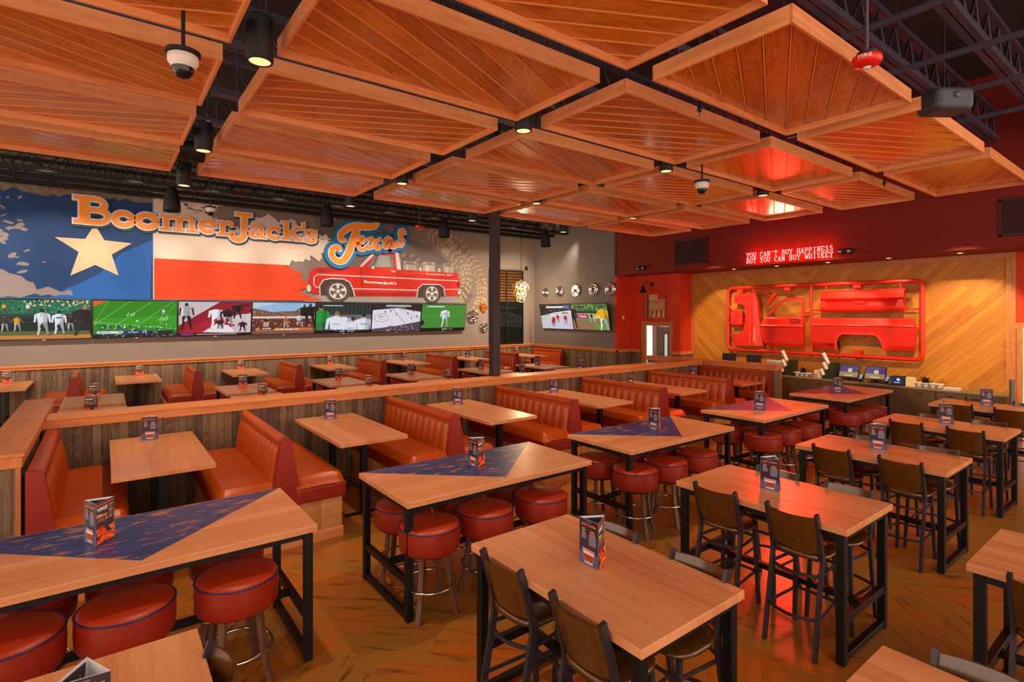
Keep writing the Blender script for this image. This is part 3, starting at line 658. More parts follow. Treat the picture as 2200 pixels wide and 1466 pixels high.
# ================================================================== MENUS
def menu_face_cocktail(cv, w, h):
    cv.rect(0, 0, w, h, (44, 34, 46)); cv.rect(.004, .0, w - .004, h * .28, (92, 84, 128)); cv.rect(0, h * .28, w, h * .36, (58, 46, 66))
    cv.text("Jack's Locker", w * .1, h * .84, w * .8, h * .085, (255, 106, 30), .35, .02)
    cv.rect(w * .35, h * .955, w * .65, h * .962, (170, 160, 190))
    for (a, b, c0_, n) in ((.12, .78, .36, 5), (.1, .66, .42, 4), (.55, .76, .86, 3), (.5, .68, .92, 10)):
        cv.rect(w * (a + .06), h * b, w * (c0_ - .06), h * (b + .022), (240, 120, 30))
        for k in range(n):
            d = (k * 37 % 5) * .012; cv.rect(w * (a + d), h * (b - .022 * (k + 1)), w * (c0_ - d), h * (b - .022 * (k + 1) + .008), (176, 172, 214), k == 0)
    cv.poly([(w * .18, h * .37), (w * .84, h * .35), (w * .74, h * .04), (w * .3, h * .04)], (168, 142, 172))
    cv.poly([(w * .25, h * .25), (w * .79, h * .25), (w * .73, h * .10), (w * .31, h * .10)], (158, 62, 20))
    cv.poly([(w * .24, h * .31), (w * .8, h * .29), (w * .79, h * .245), (w * .25, h * .245)], (236, 206, 190)); cv.ell(w * .5, h * .325, w * .16, h * .022, (240, 120, 90), 10); cv.rect(w * .32, h * .045, w * .72, h * .07, (226, 226, 240))
def menu_face_wings(cv, w, h):
    cv.rect(0, 0, w, h, (64, 60, 64)); cv.text("BoomerJack's", w * .04, h * .9, w * .92, h * .07, (255, 100, 20), 0, .03)
    cv.text('WINGS', w * .04, h * .78, w * .58, h * .1, (232, 230, 236), 0, .05)
    cv.rect(w * .04, h * .69, w * .3, h * .71, (230, 230, 230)); cv.rect(w * .04, h * .655, w * .6, h * .68, (240, 196, 40)); cv.rect(w * .04, h * .625, w * .6, h * .648, (240, 90, 24))
    for k in range(2): cv.rect(w * .08, h * (.58 - .03 * k), w * .44, h * (.595 - .03 * k), (230, 120, 50)); cv.rect(w * .5, h * (.58 - .03 * k), w * .6, h * (.6 - .03 * k), (220, 220, 220), False)
    cv.rect(w * .04, h * .525, w * .62, h * .529, (220, 220, 230))
    for k in range(12): cv.rect(w * .68, h * (.86 - .03 * k), w * (.92 - (k * 13 % 4) * .02), h * (.868 - .03 * k + .006 * (k % 5 == 0)), (228, 150, 60) if k % 5 else (230, 230, 235), k == 0)
    rr = random.Random(3); cols = [(226, 66, 20), (240, 92, 38), (250, 130, 80), (206, 50, 14), (246, 110, 50)]
    for k in range(60):
        u = rr.random(); top = .08 + .40 * math.sin(math.pi * (.12 + .76 * (1 - abs(u - .62) * 1.0))) ** 2; v = rr.random() * top * .9
        a = rr.uniform(-.6, .8); cx, cy = w * (.04 + .9 * u), h * (.03 + v * .9)
        cv.l += .4; L1, L2 = w * .17, h * .036
        cv.raw([(min(w * .995, max(w * .005, cx + L1 * math.cos(t_) * math.cos(a) - L2 * math.sin(t_) * math.sin(a))), max(h * .005, cy + L1 * math.cos(t_) * math.sin(a) + L2 * math.sin(t_) * math.cos(a))) for t_ in [6.283 * q_ / 10 for q_ in range(10)]], [tuple(range(10))], cols[k % 5], False)
def menu_face_bottles(cv, w, h):
    cv.rect(0, 0, w, h, (226, 226, 236)); cv.rect(w * .05, h * .03, w * .95, h * .96, (52, 46, 54)); rr = random.Random(5)
    for r_ in range(3):
        for k in range(12):
            x = w * (.09 + .072 * k) + (w * .02 if k > 5 else 0); y = h * (.66 - .27 * r_); c_ = [(216, 200, 214), (220, 120, 40), (160, 60, 50), (236, 196, 60), (190, 190, 200)][rr.randrange(5)]
            cv.rect(x, y, x + w * .045, y + h * .13, c_, k == 0); cv.rect(x + w * .014, y + h * .13, x + w * .031, y + h * .19, c_, False)
MWD, MH = .172, .295
m0 = thing('table_menu', 'x', 'menu', (0, 0, 0), 0, 'three-sided table menus')
rad = MWD / math.sqrt(3); tri = [(rad * math.cos(math.radians(a)), rad * math.sin(math.radians(a))) for a in (-90, 30, 150)]
q = MB()
for i in range(3):
    a = Vector((*tri[i], 0)); b = Vector((*tri[(i + 1) % 3], 0)); n = (b - a).cross(Vector((0, 0, 1))).normalized() * .0012
    q.add([a - n, b - n, b + n * 0, a + n * 0, a - n + Vector((0, 0, MH)), b - n + Vector((0, 0, MH)), b + Vector((0, 0, MH)), a + Vector((0, 0, MH))], [(0, 3, 2, 1), (4, 5, 6, 7), (0, 1, 5, 4), (1, 2, 6, 5), (2, 3, 7, 6), (3, 0, 4, 7)])
q.build('card', PAPER, m0)
for i, (fn_, nm) in enumerate(((menu_face_wings, 'wings_page'), (menu_face_bottles, 'bottle_page'), (menu_face_cocktail, 'cocktail_page'))):
    a = Vector((*tri[i], 0)); b = Vector((*tri[(i + 1) % 3], 0)); n = (b - a).cross(Vector((0, 0, 1))).normalized()
    cv = Canvas(a + n * .0003 + Vector((0, 0, .001)), b - a, (0, 0, 1), .00025); fn_(cv, MWD, MH - .002); cv.build(nm, PRINT, m0)
a = Vector((*tri[1], 0)); b = Vector((*tri[2], 0)); n = (b - a).cross(Vector((0, 0, 1))).normalized()   # bottle print also seen inside, above the front fold
cv = Canvas(b - n * .0016 + Vector((0, 0, .001)), a - b, (0, 0, 1), .00025); menu_face_bottles(cv, MWD, MH - .002); cv.build('inner_page', PRINT, m0)
menus = []
for i, (x, y, rz, w_) in enumerate(((-.03, 4.86, -7, BNM[0]), (3.19, 4.82, -28, BNM[1]), (6.19, 4.80, -30, BNM[2]), (8.97, 4.77, -10, BNM[3]), (12.17, 4.80, -15, BNM[4]))):
    menus.append((x, y, rz, f'folded menu card on the {w_} blue-painted table'))
for x, y, rz, w_ in ((2.55, 2.47, -30, 'nearest full oak table at bottom centre'), (4.95, 2.52, -22, 'red-glowing oak table'), (7.46, 2.5, -15, 'third oak table of the right row'), (10.0, 2.47, -12, 'fourth oak table of the right row'), (12.52, 2.52, -8, 'oak table beside the counter'), (-.06, 2.57, 55, 'bottom-left corner table')):
    menus.append((x, y, rz, f'folded menu card on the {w_}'))
for i, (x, y, rz) in enumerate(((.48, 8.42, 55), (2.8, 8.35, 42), (5.08, 8.3, 24), (7.38, 8.3, 25), (9.7, 8.28, 55), (12.3, 8.4, 50))): menus.append((x, y, rz, f'folded menu card near the partition on the booth table {bn[i]}'))
for i, (x, y) in enumerate(((-1.79, 17.05), (.75, 17.2), (3.18, 17.2), (5.73, 17.15), (8.27, 17.1), (10.77, 16.9), (13.25, 17.2))): menus.append((x, y, (-54, -60, -66, -60, -20, 15, -45)[i], f'folded menu card on the far-wall table {fn[i]}'))
for i, x in enumerate(FB):
    menus.append((x, 13.05, (-60, -68, -45, -27, -25, -20)[i], f'folded menu card on the middle far-section table, {ORD[i]} from the left'))
    menus.append((x - .02, 11.1, (-60, -68, -50, -35, -25, -20)[i], f'folded menu card showing just above the partition cap, {ORD[i]} from the left'))
for i, (x, y, rz, lab) in enumerate(menus):
    if i == 0: m0.location = (x, y, TZ + .0015); m0.rotation_euler = (0, 0, math.radians(rz)); m0['label'] = lab
    else: dup(m0, (x, y, TZ + .0005), math.radians(rz), lab)
# ================================================================== CEILING CLOUD PANELS
def clip(poly, a, b, c, keep):   # keep side a*x+b*y<=c (keep=-1) or >=c (keep=1)
    out = []; n = len(poly)
    for i in range(n):
        p, q = poly[i], poly[(i + 1) % n]; dp = (a * p[0] + b * p[1] - c) * keep; dq = (a * q[0] + b * q[1] - c) * keep
        if dp >= 0: out.append(p)
        if (dp > 0) != (dq > 0) and dp != dq:
            t = dp / (dp - dq); out.append((p[0] + (q[0] - p[0]) * t, p[1] + (q[1] - p[1]) * t))
    return out
PZ = 4.785
def cloud(lab, loc, sgn):
    t = thing('ceiling_panel', lab, 'ceiling panel', loc, 0, 'suspended oak ceiling panels'); hx, hy = 1.225, .615
    th = .022; D = .137
    for s in (-1, 1):
        MB().box(-hx, min(s * hy, s * (hy - th)), 0, hx, max(s * hy, s * (hy - th)), D).build('side_rail', OAKR, t)
        MB().box(min(s * hx, s * (hx - th)), -hy + th, 0, max(s * hx, s * (hx - th)), hy - th, D).build('end_rail', OAKRY, t)
    a = math.radians(26.6) * sgn; nx, ny = -math.sin(a), math.cos(a); q = MB(); W_ = .195
    rect = [(-hx + th, -hy + th), (hx - th, -hy + th), (hx - th, hy - th), (-hx + th, hy - th)]
    for k in range(-6, 7):
        p = clip(clip(rect, nx, ny, k * W_ + .011, 1), nx, ny, (k + 1) * W_ - .011, -1)
        if len(p) >= 3: q.prism(p, (0, 0, .066), (1, 0, 0), (0, 1, 0), 0, .012)
    q.build('planks', PLK1 if sgn > 0 else PLK2, t)
    q = MB()
    for k in range(-6, 8):
        p = clip(clip(rect, nx, ny, k * W_ - .0065, 1), nx, ny, k * W_ + .0065, -1)
        if len(p) >= 3: q.prism(p, (0, 0, .060), (1, 0, 0), (0, 1, 0), 0, .018)
    q.build('bead_strips', mat('oak_bead_highlight', (236, 150, 84), .4), t)  # lighter oak paints in the light the beads catch along each groove
    MB().box(-hx + th, -hy + th, .0785, hx - th, hy - th, .09).build('backing', mat('dark_groove', (150, 70, 20), .5), t)
    for s in (-1, 1): MB().tube([(s * (hx - .25), hy - .1, D), (s * (hx - .25), hy - .1, 2.82)], .005, 5).build('hanger_rod', JOI, t)
    return t
PX = [(-.80, .375), (.54, 1.71), (1.88, 3.055), (3.185, 4.365), (4.49, 5.70)]; PY = [(.885, 1.475), (1.625, 2.215), (2.38, 2.975), (3.14, 3.73), (3.885, 4.47)]
proto = {}
cn = ['left column', 'second column from the left', 'middle column', 'second column from the right', 'right column']; rn = ['nearest', 'second nearest', 'middle', 'second farthest', 'farthest']
for c_, (xa, xb) in enumerate(PX):
    for r_, (ya, yb) in enumerate(PY):
        sg = 1 if (c_ + r_) % 2 == 0 else -1; loc = ((xa + xb) / 2 * 2.085, (ya + yb) / 2 * 2.085, PZ)
        lab = f'suspended oak slat ceiling panel, {rn[r_]} row, {cn[c_]}'
        if sg in proto: dup(proto[sg], loc, 0, lab)
        else: proto[sg] = cloud(lab, loc, sg)
# roof joists above
def joist(lab, y, x0, x1, z=6.2, web=.55, rise=.55):
    JOI = MAT['painted_joist'] if y < 14 else mat('black_joist', (16, 14, 16), .6)
    t = thing('roof_joist', lab, 'roof joist', (0, y, z), 0, 'painted steel roof joists')
    MB().box(x0, -.085, 0, x1, -.01, .10).box(x0, .01, 0, x1, .085, .10).build('bottom_chord', JOI, t)
    MB().box(x0, -.06, rise, x1, .06, rise + .07).build('top_chord', JOI, t)
    q = MB(); x = x0; k = 0
    while x < x1: q.tube([(x, 0, .04), (x + web / 2, 0, rise), (x + web, 0, .04)], .018, 5); x += web
    q.build('web', JOI, t)
    return t
jy = [-.1, .9, 1.9, 2.78, 4.4, 6.1, 7.9, 9.7, 11.3, 12.9, 15.5, 16.3, 17.1]
for i, y in enumerate(jy):
    joist(f'painted open-web roof joist, {(ORD + ["tenth","eleventh","twelfth","thirteenth"])[i]} counting away from the camera', y, -4 if y > 3 else 2, 14.45, 6.2 if y < 15 else 5.78, .6)
for i, x in enumerate((5.6, 7.2, 8.8, 10.4, 12.0)):
    put(MB().box(x, -2, 6.05, x + .05, 5, 6.10).box(x - .01, -2, 6.10, x + .06, 5, 6.115).build('support_channel', JOI), f'thin steel channel crossing under the roof joists, {ORD[i]} from the camera', 'steel channel', 'steel channels under the joists')
put(MB().tube([(5.0, 1.4, 7.0), (5.0, 5.2, 7.0)], .26, 24).build('air_duct', STEEL), 'bright spiral air duct seen through the gap between ceiling panels', 'air duct')
put(MB().lathe([(.0, 0), (.22, 0), (.22, .12), (0, .12)], (2.6, 6.35, 4.95), 24, smooth=False).build('speaker_can', BLACK), 'black round ceiling speaker in the gap near the centre of the panels', 'speaker')

# ================================================================== LAMPS
GLOW = mat('lamp_lens', (255, 236, 200), .3, emit=(255, 226, 170), es=6)
def cyl_light(lab, loc):
    t = thing('cylinder_light', lab, 'ceiling light', loc, 0, 'black cylinder downlights')
    MB().lathe([(.0, .34), (.092, .34), (.096, .33), (.096, .01), (.092, 0), (.078, 0), (.07, .03), (.06, .05), (0, .05)], n=32).build('housing', BLACK, t)
    MB().lathe([(.078, .004), (.068, .035), (.045, .048), (.0, .048)], n=24).build('reflector', mat('gold_reflector', (220, 180, 110), .3, .6, emit=(255, 214, 150), es=1.2), t)
    MB().lathe([(.028, .040), (0, .040)], n=16).build('lens', GLOW, t)
    MB().tube([(0, 0, .34), (0, 0, 3.0)], .006, 5).build('cable', BLACK, t)
    return t
cl = None
CL = [(.95, 4.43, 4.62), (.95, 7.34, 4.64), (.95, 9.31, 4.60), (3.74, 4.71, 4.74), (3.74, 7.78, 4.74), (3.74, 10.0, 4.74), (6.49, 4.85, 4.76), (6.49, 7.78, 4.77), (6.49, 10.0, 4.75), (9.22, 4.85, 4.77), (9.22, 7.76, 4.78), (9.22, 10.0, 4.75)]
an = ['nearest', 'middle', 'farthest']
for i, p in enumerate(CL):
    lab = f'black cylinder downlight in the {["left", "second", "third", "right"][i // 3]} gap between panels, {an[i % 3]} of three'
    if cl is None: cl = cyl_light(lab, p)
    else: dup(cl, p, 0, lab)
    spot('cylinder_spot', (p[0], p[1], p[2] - .01), (p[0], p[1], 0), 170, 78, .7, (1, .80, .54), .05)
BP = [(1.10, 12.8, 4.76), (4.22, 12.8, 4.77), (7.4, 12.8, 4.78), (11.05, 12.8, 4.80)]
bl = None
for i, p in enumerate(BP):
    lab = f'black bell-shaped pendant lamp over the far section, {ORD[i]} from the left'
    if bl is None:
        bl = thing('pendant_lamp', lab, 'pendant lamp', p, 0, 'black bell pendants')
        MB().lathe([(0, .5), (.06, .5), (.08, .48), (.115, .36), (.145, .2), (.155, .08), (.155, 0), (.148, 0), (.135, .1), (.06, .4), (0, .42)], n=32).build('shade', BLACK, bl)
        MB().tube([(0, 0, .5), (0, 0, 2.84)], .006, 5).build('cord', BLACK, bl)
        MB().lathe([(.0, .07), (.05, .09), (.045, .15), (0, .18)], n=16).build('bulb', GLOW, bl)
    else: dup(bl, p, 0, lab)
    spot('pendant_spot', (p[0], p[1], p[2] + .05), (p[0], p[1], 0), 130, 100, .6, (1, .80, .54), .04)
# track heads washing the mural
tr = put(MB().box(-4, 14.57, 6.22, 14.2, 14.63, 6.26).build('light_track', BLACK), 'long black light track under the roof in front of the mural', 'light track')
th0 = None
for i, p in enumerate(TRACK):
    lab = f'small black track spotlight facing the mural, {(ORD + ["tenth", "eleventh"])[i]} from the left'
    if th0 is None:
        th0 = thing('track_spotlight', lab, 'spotlight', p, 0, 'track spotlights')
        M = Vector((0, 2.8, -2.1)).to_track_quat('Z', 'Y').to_matrix()
        MB().lathe([(0, -.22), (.05, -.22), (.055, -.2), (.055, -.02), (.045, -.02), (.04, -.05), (0, -.05)], n=20, M=M).build('housing', BLACK, th0)
        MB().tube([(0, -.07, .05), (0, 0, .22)], .01, 6).build('stem', BLACK, th0)
    else: dup(th0, p, 0, lab)
for i, p in enumerate(WASH):
    w_ = dup(th0, p, math.radians(-90), f'black ceiling spotlight aimed at the plank wall, {ORD[i]} from the right')
    MB().tube([(0, 0, .2), (0, 0, 7.62 - p[2])], .012, 6).build('drop_rod', BLACK, w_)
# caged chandelier in the corner
ch = thing('cage_chandelier', 'cluster of angular wire cages with glowing bulbs hanging in front of the corner window', 'chandelier', (12.95, 16.45, 3.15))
WIRE = mat('copper_wire', (190, 140, 104), .35, .8)
cg = [(-.22, .02, .46, 20), (.02, -.03, .50, -8), (.22, .0, .46, -24), (-.16, .02, .2, 12), (.1, .02, .2, -14), (-.02, .05, 0.0, 6)]
for k, (dx, dy, dz, tilt) in enumerate(cg):
    Mx = Matrix.Rotation(math.radians(tilt), 3, Vector((fw.x, fw.y, 0))) 
    def T(x, y, z): return Vector((rt.x * dx, rt.y * dx, dz)) + Vector((fw.x * dy, fw.y * dy, 0)) + Mx @ Vector((x, y, z))
    q = MB(); m = 5; lev = [(.05, .34), (.17, .12), (.10, .0)]
    for j in range(m):
        a0, a1 = 2 * math.pi * j / m, 2 * math.pi * (j + 1) / m
        for li, (r_, z_) in enumerate(lev):
            q.tube([T(r_ * math.cos(a0), r_ * math.sin(a0), z_), T(r_ * math.cos(a1), r_ * math.sin(a1), z_)], .006, 5)
            if li: q.tube([T(lev[li - 1][0] * math.cos(a0), lev[li - 1][0] * math.sin(a0), lev[li - 1][1]), T(r_ * math.cos(a0), r_ * math.sin(a0), z_)], .006, 5)
    cgo = q.build('wire_cage', WIRE, ch)
    if k < 5:
        c0_ = T(0, 0, .14); MB().lathe([(0, -.05), (.035, -.035), (.045, 0), (.03, .04), (.015, .07), (0, .075)], c0_, 16).build('bulb', mat('warm_bulb', (255, 220, 160), .3, emit=(255, 206, 130), es=14), cgo)
MB().tube([(0, 0, .84), (0, 0, 4.46)], .008, 6).build('stem', BLACK, ch); MB().box(-.05, -.05, .78, .05, .05, .86).build('hub', BLACK, ch)
pointl('chandelier_lamp', (12.95, 16.4, 3.3), 110, (1, .72, .4), .15); pointl('chandelier_lamp', (13.0, 16.4, 3.75), 90, (1, .72, .4), .15)

# devices hanging from the ceiling
dc = thing('dome_camera', 'white dome security camera hanging on a black stem at upper left', 'security camera', (.45, 4.45, 4.45), 0, 'dome cameras')
MB().lathe([(0, -.085), (.04, -.075), (.066, -.04), (.07, -.005)], n=24).build('dome', mat('smoked_dome', (20, 20, 26), .08), dc)
MB().lathe([(.072, -.006), (.098, .03), (.098, .075), (.085, .085), (0, .085)], n=28).build('housing', WHITE, dc)
MB().lathe([(.11, .086), (.11, .11), (0, .11)], n=28, smooth=False).build('mount_plate', BLACK, dc); MB().tube([(0, 0, .11), (0, 0, .40)], .013, 8).build('stem', BLACK, dc)
dup(dc, (6.85, 4.50, 4.50), 0, 'small white dome camera under the panels at upper right'); w_ = dup(dc, (1.8, 12.9, 4.85), 0, 'white dome camera hanging in front of the mural letters'); MB().tube([(0, 0, .38), (0, 0, 1.36)], .013, 8).build('drop_rod', BLACK, w_)
fa_ = thing('fire_strobe', 'round red fire alarm strobe marked FIRE hanging at upper right', 'fire alarm', (4.76, 1.67, 4.66), 0, 'red fire strobes')
MB().lathe([(0, -.03), (.03, -.03), (.09, -.012), (.106, .015), (.1, .05), (.07, .06), (0, .06)], n=32).build('housing', mat('alarm_red', (214, 20, 16), .35), fa_)
MB().lathe([(0, -.045), (.02, -.045), (.03, -.028)], n=16).build('lens', mat('clear_lens', (220, 220, 225), .15), fa_)
MB().lathe([(.07, .06), (.07, .085), (0, .085)], n=20, smooth=False).build('mount', BLACK, fa_); MB().tube([(0, 0, .08), (0, 0, 2.95)], .012, 6).build('stem', JOI, fa_)
cvd = -rt * 0.0 - fw; vs, fs = text_tris('FIRE', 0, .02)
q = MB(); base_a = math.atan2(-1.67, -4.76) - .12
pts = []
for a, b in vs:
    an_ = base_a + (a - .5) * .9; rr = .1075 - (b * .026 + .001) * .17; pts.append((rr * math.cos(an_), rr * math.sin(an_), .016 + b * .026))
q.add(pts, fs); q.build('lettering', WHITE, fa_)
fb_ = dup(fa_, (6.6, 12.7, 4.95), 0, 'small red fire strobe hanging in front of the mural above the script letters')
sp = thing('wall_speaker', 'dark grey rounded loudspeaker hanging beside the ceiling panels at upper right', 'speaker', (6.8, 1.69, 4.83), math.radians(-35))
q = MB().box(-.2, -.15, -.1, .2, .15, .13); q.build('cabinet', mat('speaker_grey', (52, 52, 66), .5), sp, bevel=.06, seg=4)
MB().lathe([(.0, .012), (.03, .012), (.03, 0)], (0, -.15, .04), 16, Matrix.Rotation(math.radians(90), 3, 'X')).build('badge', mat('badge_grey', (70, 70, 88), .4), sp)
MB().tube([(0, 0, .13), (0, 0, 2.8)], .004, 5).build('hanging_wire', BLACK, sp)
spk = None
for i, (p, w_) in enumerate((((4.83, 3.2, 4.75), 'upper right of centre'), ((.86, 6.3, 4.72), 'in the left gap'), ((.86, 8.9, 4.7), 'by the left panel edge'), ((9.9, 3.23, 4.74), 'under the right panels'), ((5.9, 9.45, 4.74), 'beside the column top'))):
    lab = f'small fire sprinkler head, {w_}'
    if spk is None:
        spk = thing('sprinkler_head', lab, 'sprinkler', p, 0, 'fire sprinkler heads')
        MB().lathe([(0, .06), (.022, .055), (.025, .02), (.012, .0), (0, 0)], n=14).tube([(0, 0, .05), (0, 0, 2.88)], .012, 6).build('collar', BLACK, spk)
        MB().lathe([(.004, 0), (.005, -.035), (.018, -.037), (.018, -.04), (0, -.04)], n=14).build('deflector', CHR, spk)
    else: dup(spk, p, 0, lab)
bt_ = thing('ceiling_projector', 'black round-ended ceiling fixture at the far end of the left gap', 'ceiling speaker', (.97, 8.6, 4.95))
MB().lathe([(0, -.17), (.13, -.17), (.14, -.15), (.14, .15), (.13, .17), (0, .17)], n=24, M=Matrix.Rotation(math.radians(90), 3, 'Y')).build('housing', BLACK, bt_)
MB().tube([(0, 0, .14), (0, 0, 2.64)], .008, 5).build('stem', BLACK, bt_)

# ================================================================== MURAL (painted on the left wall)
MY = 17.492
def wallcv(y=MY): return Canvas((0, y, 0), (1, 0, 0), (0, 0, 1), .0006)
rr = random.Random(11)
mu = thing('wall_mural', 'large painted mural of a star flag, red pickup and tyre tracks', 'mural', (0, 0, 0))
cv = wallcv()
def track(path, w, col, step=.14, a=.35):
    P = smooth_path(path, 10); d = 0; last = P[0]; acc = []
    for p in P[1:]:
        l = math.dist(last, p); 
        if l >= step: acc.append((last, p)); last = p
    cv.l += 1
    for i, (p, q_) in enumerate(acc):
        l = math.dist(p, q_); dx, dy = (q_[0] - p[0]) / l, (q_[1] - p[1]) / l; nx, ny = -dy, dx
        for s_, (u0, u1) in ((1, (.04, .25)), (1, (.28, .48)), (-1, (.04, .25)), (-1, (.28, .48))):
            j = rr.uniform(-.03, .03); k0, k1 = u0 * w * s_, u1 * w * s_; sh0, sh1 = a * abs(k0), a * abs(k1)
            if rr.random() < .12: continue
            A = (p[0] + dx * (sh0 + j), p[1] + dy * (sh0 + j)); t_ = step * rr.uniform(.62, .8)
            cv.raw([(A[0] + nx * k0, A[1] + ny * k0), (A[0] + nx * k0 + dx * t_, A[1] + ny * k0 + dy * t_), (p[0] + dx * (sh1 + j + t_) + nx * k1, p[1] + dy * (sh1 + j + t_) + ny * k1), (p[0] + dx * (sh1 + j) + nx * k1, p[1] + dy * (sh1 + j) + ny * k1)], [(0, 1, 2, 3)], col, False)
TC = (156, 128, 102)
cv.poly([(5.2, 5.95), (6.3, 6.05), (9.9, 5.0), (11.4, 3.4), (11.2, 3.1), (8.4, 3.1), (6, 4.4)], (112, 98, 94))
track([(6.0, 5.95), (6.9, 5.5), (8.0, 4.9), (9.0, 4.3), (9.5, 3.8)], .8, TC)
TC = (176, 150, 120)
track([(9.5, 5.75), (10.5, 5.0), (11.0, 4.3), (11.0, 3.7), (10.6, 3.2)], .62, TC)
track([(10.3, 5.6), (11.2, 4.9), (11.7, 4.1), (11.8, 3.4), (11.5, 2.7)], .5, TC)
track([(-2.8, 5.9), (-1.6, 5.95), (-.2, 5.82), (1.0, 5.75)], .62, (132, 102, 88))
track([(-2.8, 6.4), (-1.6, 6.45), (-.2, 6.3), (1.6, 6.2)], .5, (120, 94, 80))
cv.build('tyre_tracks', MURAL, mu)
cv = wallcv(MY - .01)
blue = ragged([(-3.2, 5.62), (-2.2, 3.08), (1.09, 3.06), (1.07, 5.68)], .10, .12, rr, {0, 3}); cv.poly(blue, (0, 56, 112))
cv.poly(ragged([(1.0, 3.1), (-1.05, 3.1), (-.2, 3.65), (.4, 4.3), (1.06, 4.7)], .03, .2, rr, {1, 2}), (20, 92, 176))
cv.poly(ragged([(-3.2, 3.95), (-1.9, 3.75), (-1.35, 3.45), (-.6, 3.15), (-3.2, 3.0)], .13, .12, rr), (140, 128, 128))
for k in range(150):
    x = -2.9 + abs(rr.gauss(0, .62)); z = rr.uniform(3.7, 5.55); a_ = rr.uniform(-.5, .9); ra = rr.uniform(.02, .11); rb = ra * rr.uniform(.2, .6)
    if x > -1.15: continue
    cv.l += .12; cv.raw([(x + ra * math.cos(t_) * math.cos(a_) - rb * math.sin(t_) * math.sin(a_) + rr.uniform(-.01, .01), z + ra * math.cos(t_) * math.sin(a_) + rb * math.sin(t_) * math.cos(a_)) for t_ in [6.283 * q_ / 10 for q_ in range(10)]], [tuple(range(10))], (140, 128, 128), False)
white = ragged([(1.09, 4.2), (4.5, 4.2), (5.6, 4.5), (5.9, 5.05), (4.9, 5.35), (3.0, 5.25), (2.3, 5.55), (2.75, 5.95), (1.6, 6.08), (1.06, 6.02)], .16, .1, rr, {1, 2, 3, 4, 5, 6, 7, 8}); cv.poly(white, (226, 204, 186))
cv.poly(ragged([(3.3, 5.5), (4.1, 5.65), (5.3, 5.35), (5.9, 5.1), (5.2, 5.0), (3.6, 5.2)], .14, .1, rr), (226, 204, 196))
for k in range(16):
    x = rr.uniform(1.2, 2.4); z = rr.uniform(5.5, 5.98); cv.ell(x, z, rr.uniform(.02, .09), rr.uniform(.01, .03), (110, 96, 90), 8, k == 0)
cv.poly(ragged([(1.09, 3.08), (1.09, 4.2), (4.45, 4.2), (5.0, 3.95), (5.15, 3.6), (4.9, 3.4), (5.6, 3.12)], .12, .1, rr, {3, 4, 5}), (220, 62, 2))
cv.line([(1.08, 3.08), (1.075, 5.95)], .025, (196, 190, 214))
cv.line([(-2.2, 3.08), (5.0, 3.07)], .02, (40, 110, 170))
cv.build('painted_flag', MURAL, mu)
cv = wallcv(MY - .016)
cv.poly([(-.178, 4.99), (.02, 4.60), (.60, 4.567), (.17, 4.24), (.316, 3.697), (-.17, 3.95), (-.666, 3.655), (-.5, 4.26), (-.966, 4.60), (-.37, 4.60)], (226, 196, 156)); cv.build('painted_star', MURAL, mu)
# pickup
cv = wallcv(MY - .016)
cv.poly([(5.0, 3.08), (5.6, 3.35), (10.6, 3.35), (11.0, 3.1)], (150, 142, 140))
for i, (a, b, c_, d_) in enumerate(((8.44, 4.56, 8.96, 4.2), (8.96, 4.5, 9.24, 4.22), (9.24, 4.575, 9.72, 4.2), (9.74, 4.5, 10.04, 4.22), (10.05, 4.575, 10.52, 4.2))):
    cv.rect(a, d_, c_, b, (140, 126, 116) if i % 2 else (176, 160, 146), i == 0)
    cv.rect(a, b - .11, c_, b - .09, (90, 80, 76)); cv.rect(a + .1, b - .07, c_ - .1, b - .03, (110, 96, 90), False); cv.rect(a + .12, d_, a + .2, b - .12, (206, 196, 186), False)
body = [(5.187, 3.629), (5.19, 3.95), (5.26, 4.09), (5.40, 4.174), (5.75, 4.21), (6.864, 4.275), (7.341, 4.782), (7.463, 4.84), (8.118, 4.866), (8.25, 4.80), (8.327, 4.25), (10.672, 4.225), (10.76, 4.02), (10.803, 3.9), (10.765, 3.621), (10.728, 3.38), (10.14, 3.36), (8.97, 3.30), (6.659, 3.27), (5.531, 3.33), (5.345, 3.345), (5.2, 3.42)]
cv.poly([(x * 1.0, z) for x, z in body], (206, 30, 10))
cv.poly([(7.30, 4.77), (7.46, 4.86), (8.118, 4.888), (8.27, 4.83), (8.37, 4.24), (8.2, 4.24), (8.14, 4.78), (8.08, 4.82), (7.48, 4.80), (6.93, 4.27), (6.84, 4.28)], (214, 208, 206))
cv.poly([(7.115, 4.29), (7.45, 4.72), (8.04, 4.74), (8.11, 4.30)], (120, 116, 116)); cv.poly([(7.42, 4.30), (7.55, 4.70), (7.9, 4.71), (7.97, 4.34), (7.6, 4.3)], (150, 150, 142)); cv.line([(7.3, 4.28), (7.5, 4.74)], .03, (70, 60, 60))
cv.poly([(5.4, 4.12), (5.7, 4.18), (6.6, 4.22), (6.2, 4.08), (5.5, 4.02)], (168, 22, 12)); cv.poly([(8.4, 4.2), (10.6, 4.19), (10.5, 4.12), (8.4, 4.1)], (226, 52, 26)); cv.poly([(6.7, 3.42), (8.9, 3.44), (8.9, 3.33), (6.7, 3.3)], (160, 22, 10))
CW = (214, 206, 212)
cv.line([(5.56, 3.56), (5.42, 3.54), (5.34, 3.62), (5.35, 3.87), (5.45, 3.95), (6.92, 3.955), (8.214, 3.95), (10.72, 3.94)], .035, CW); cv.line([(6.63, 3.53), (9.0, 3.54)], .035, CW); cv.line([(10.12, 3.60), (10.77, 3.62)], .03, CW)
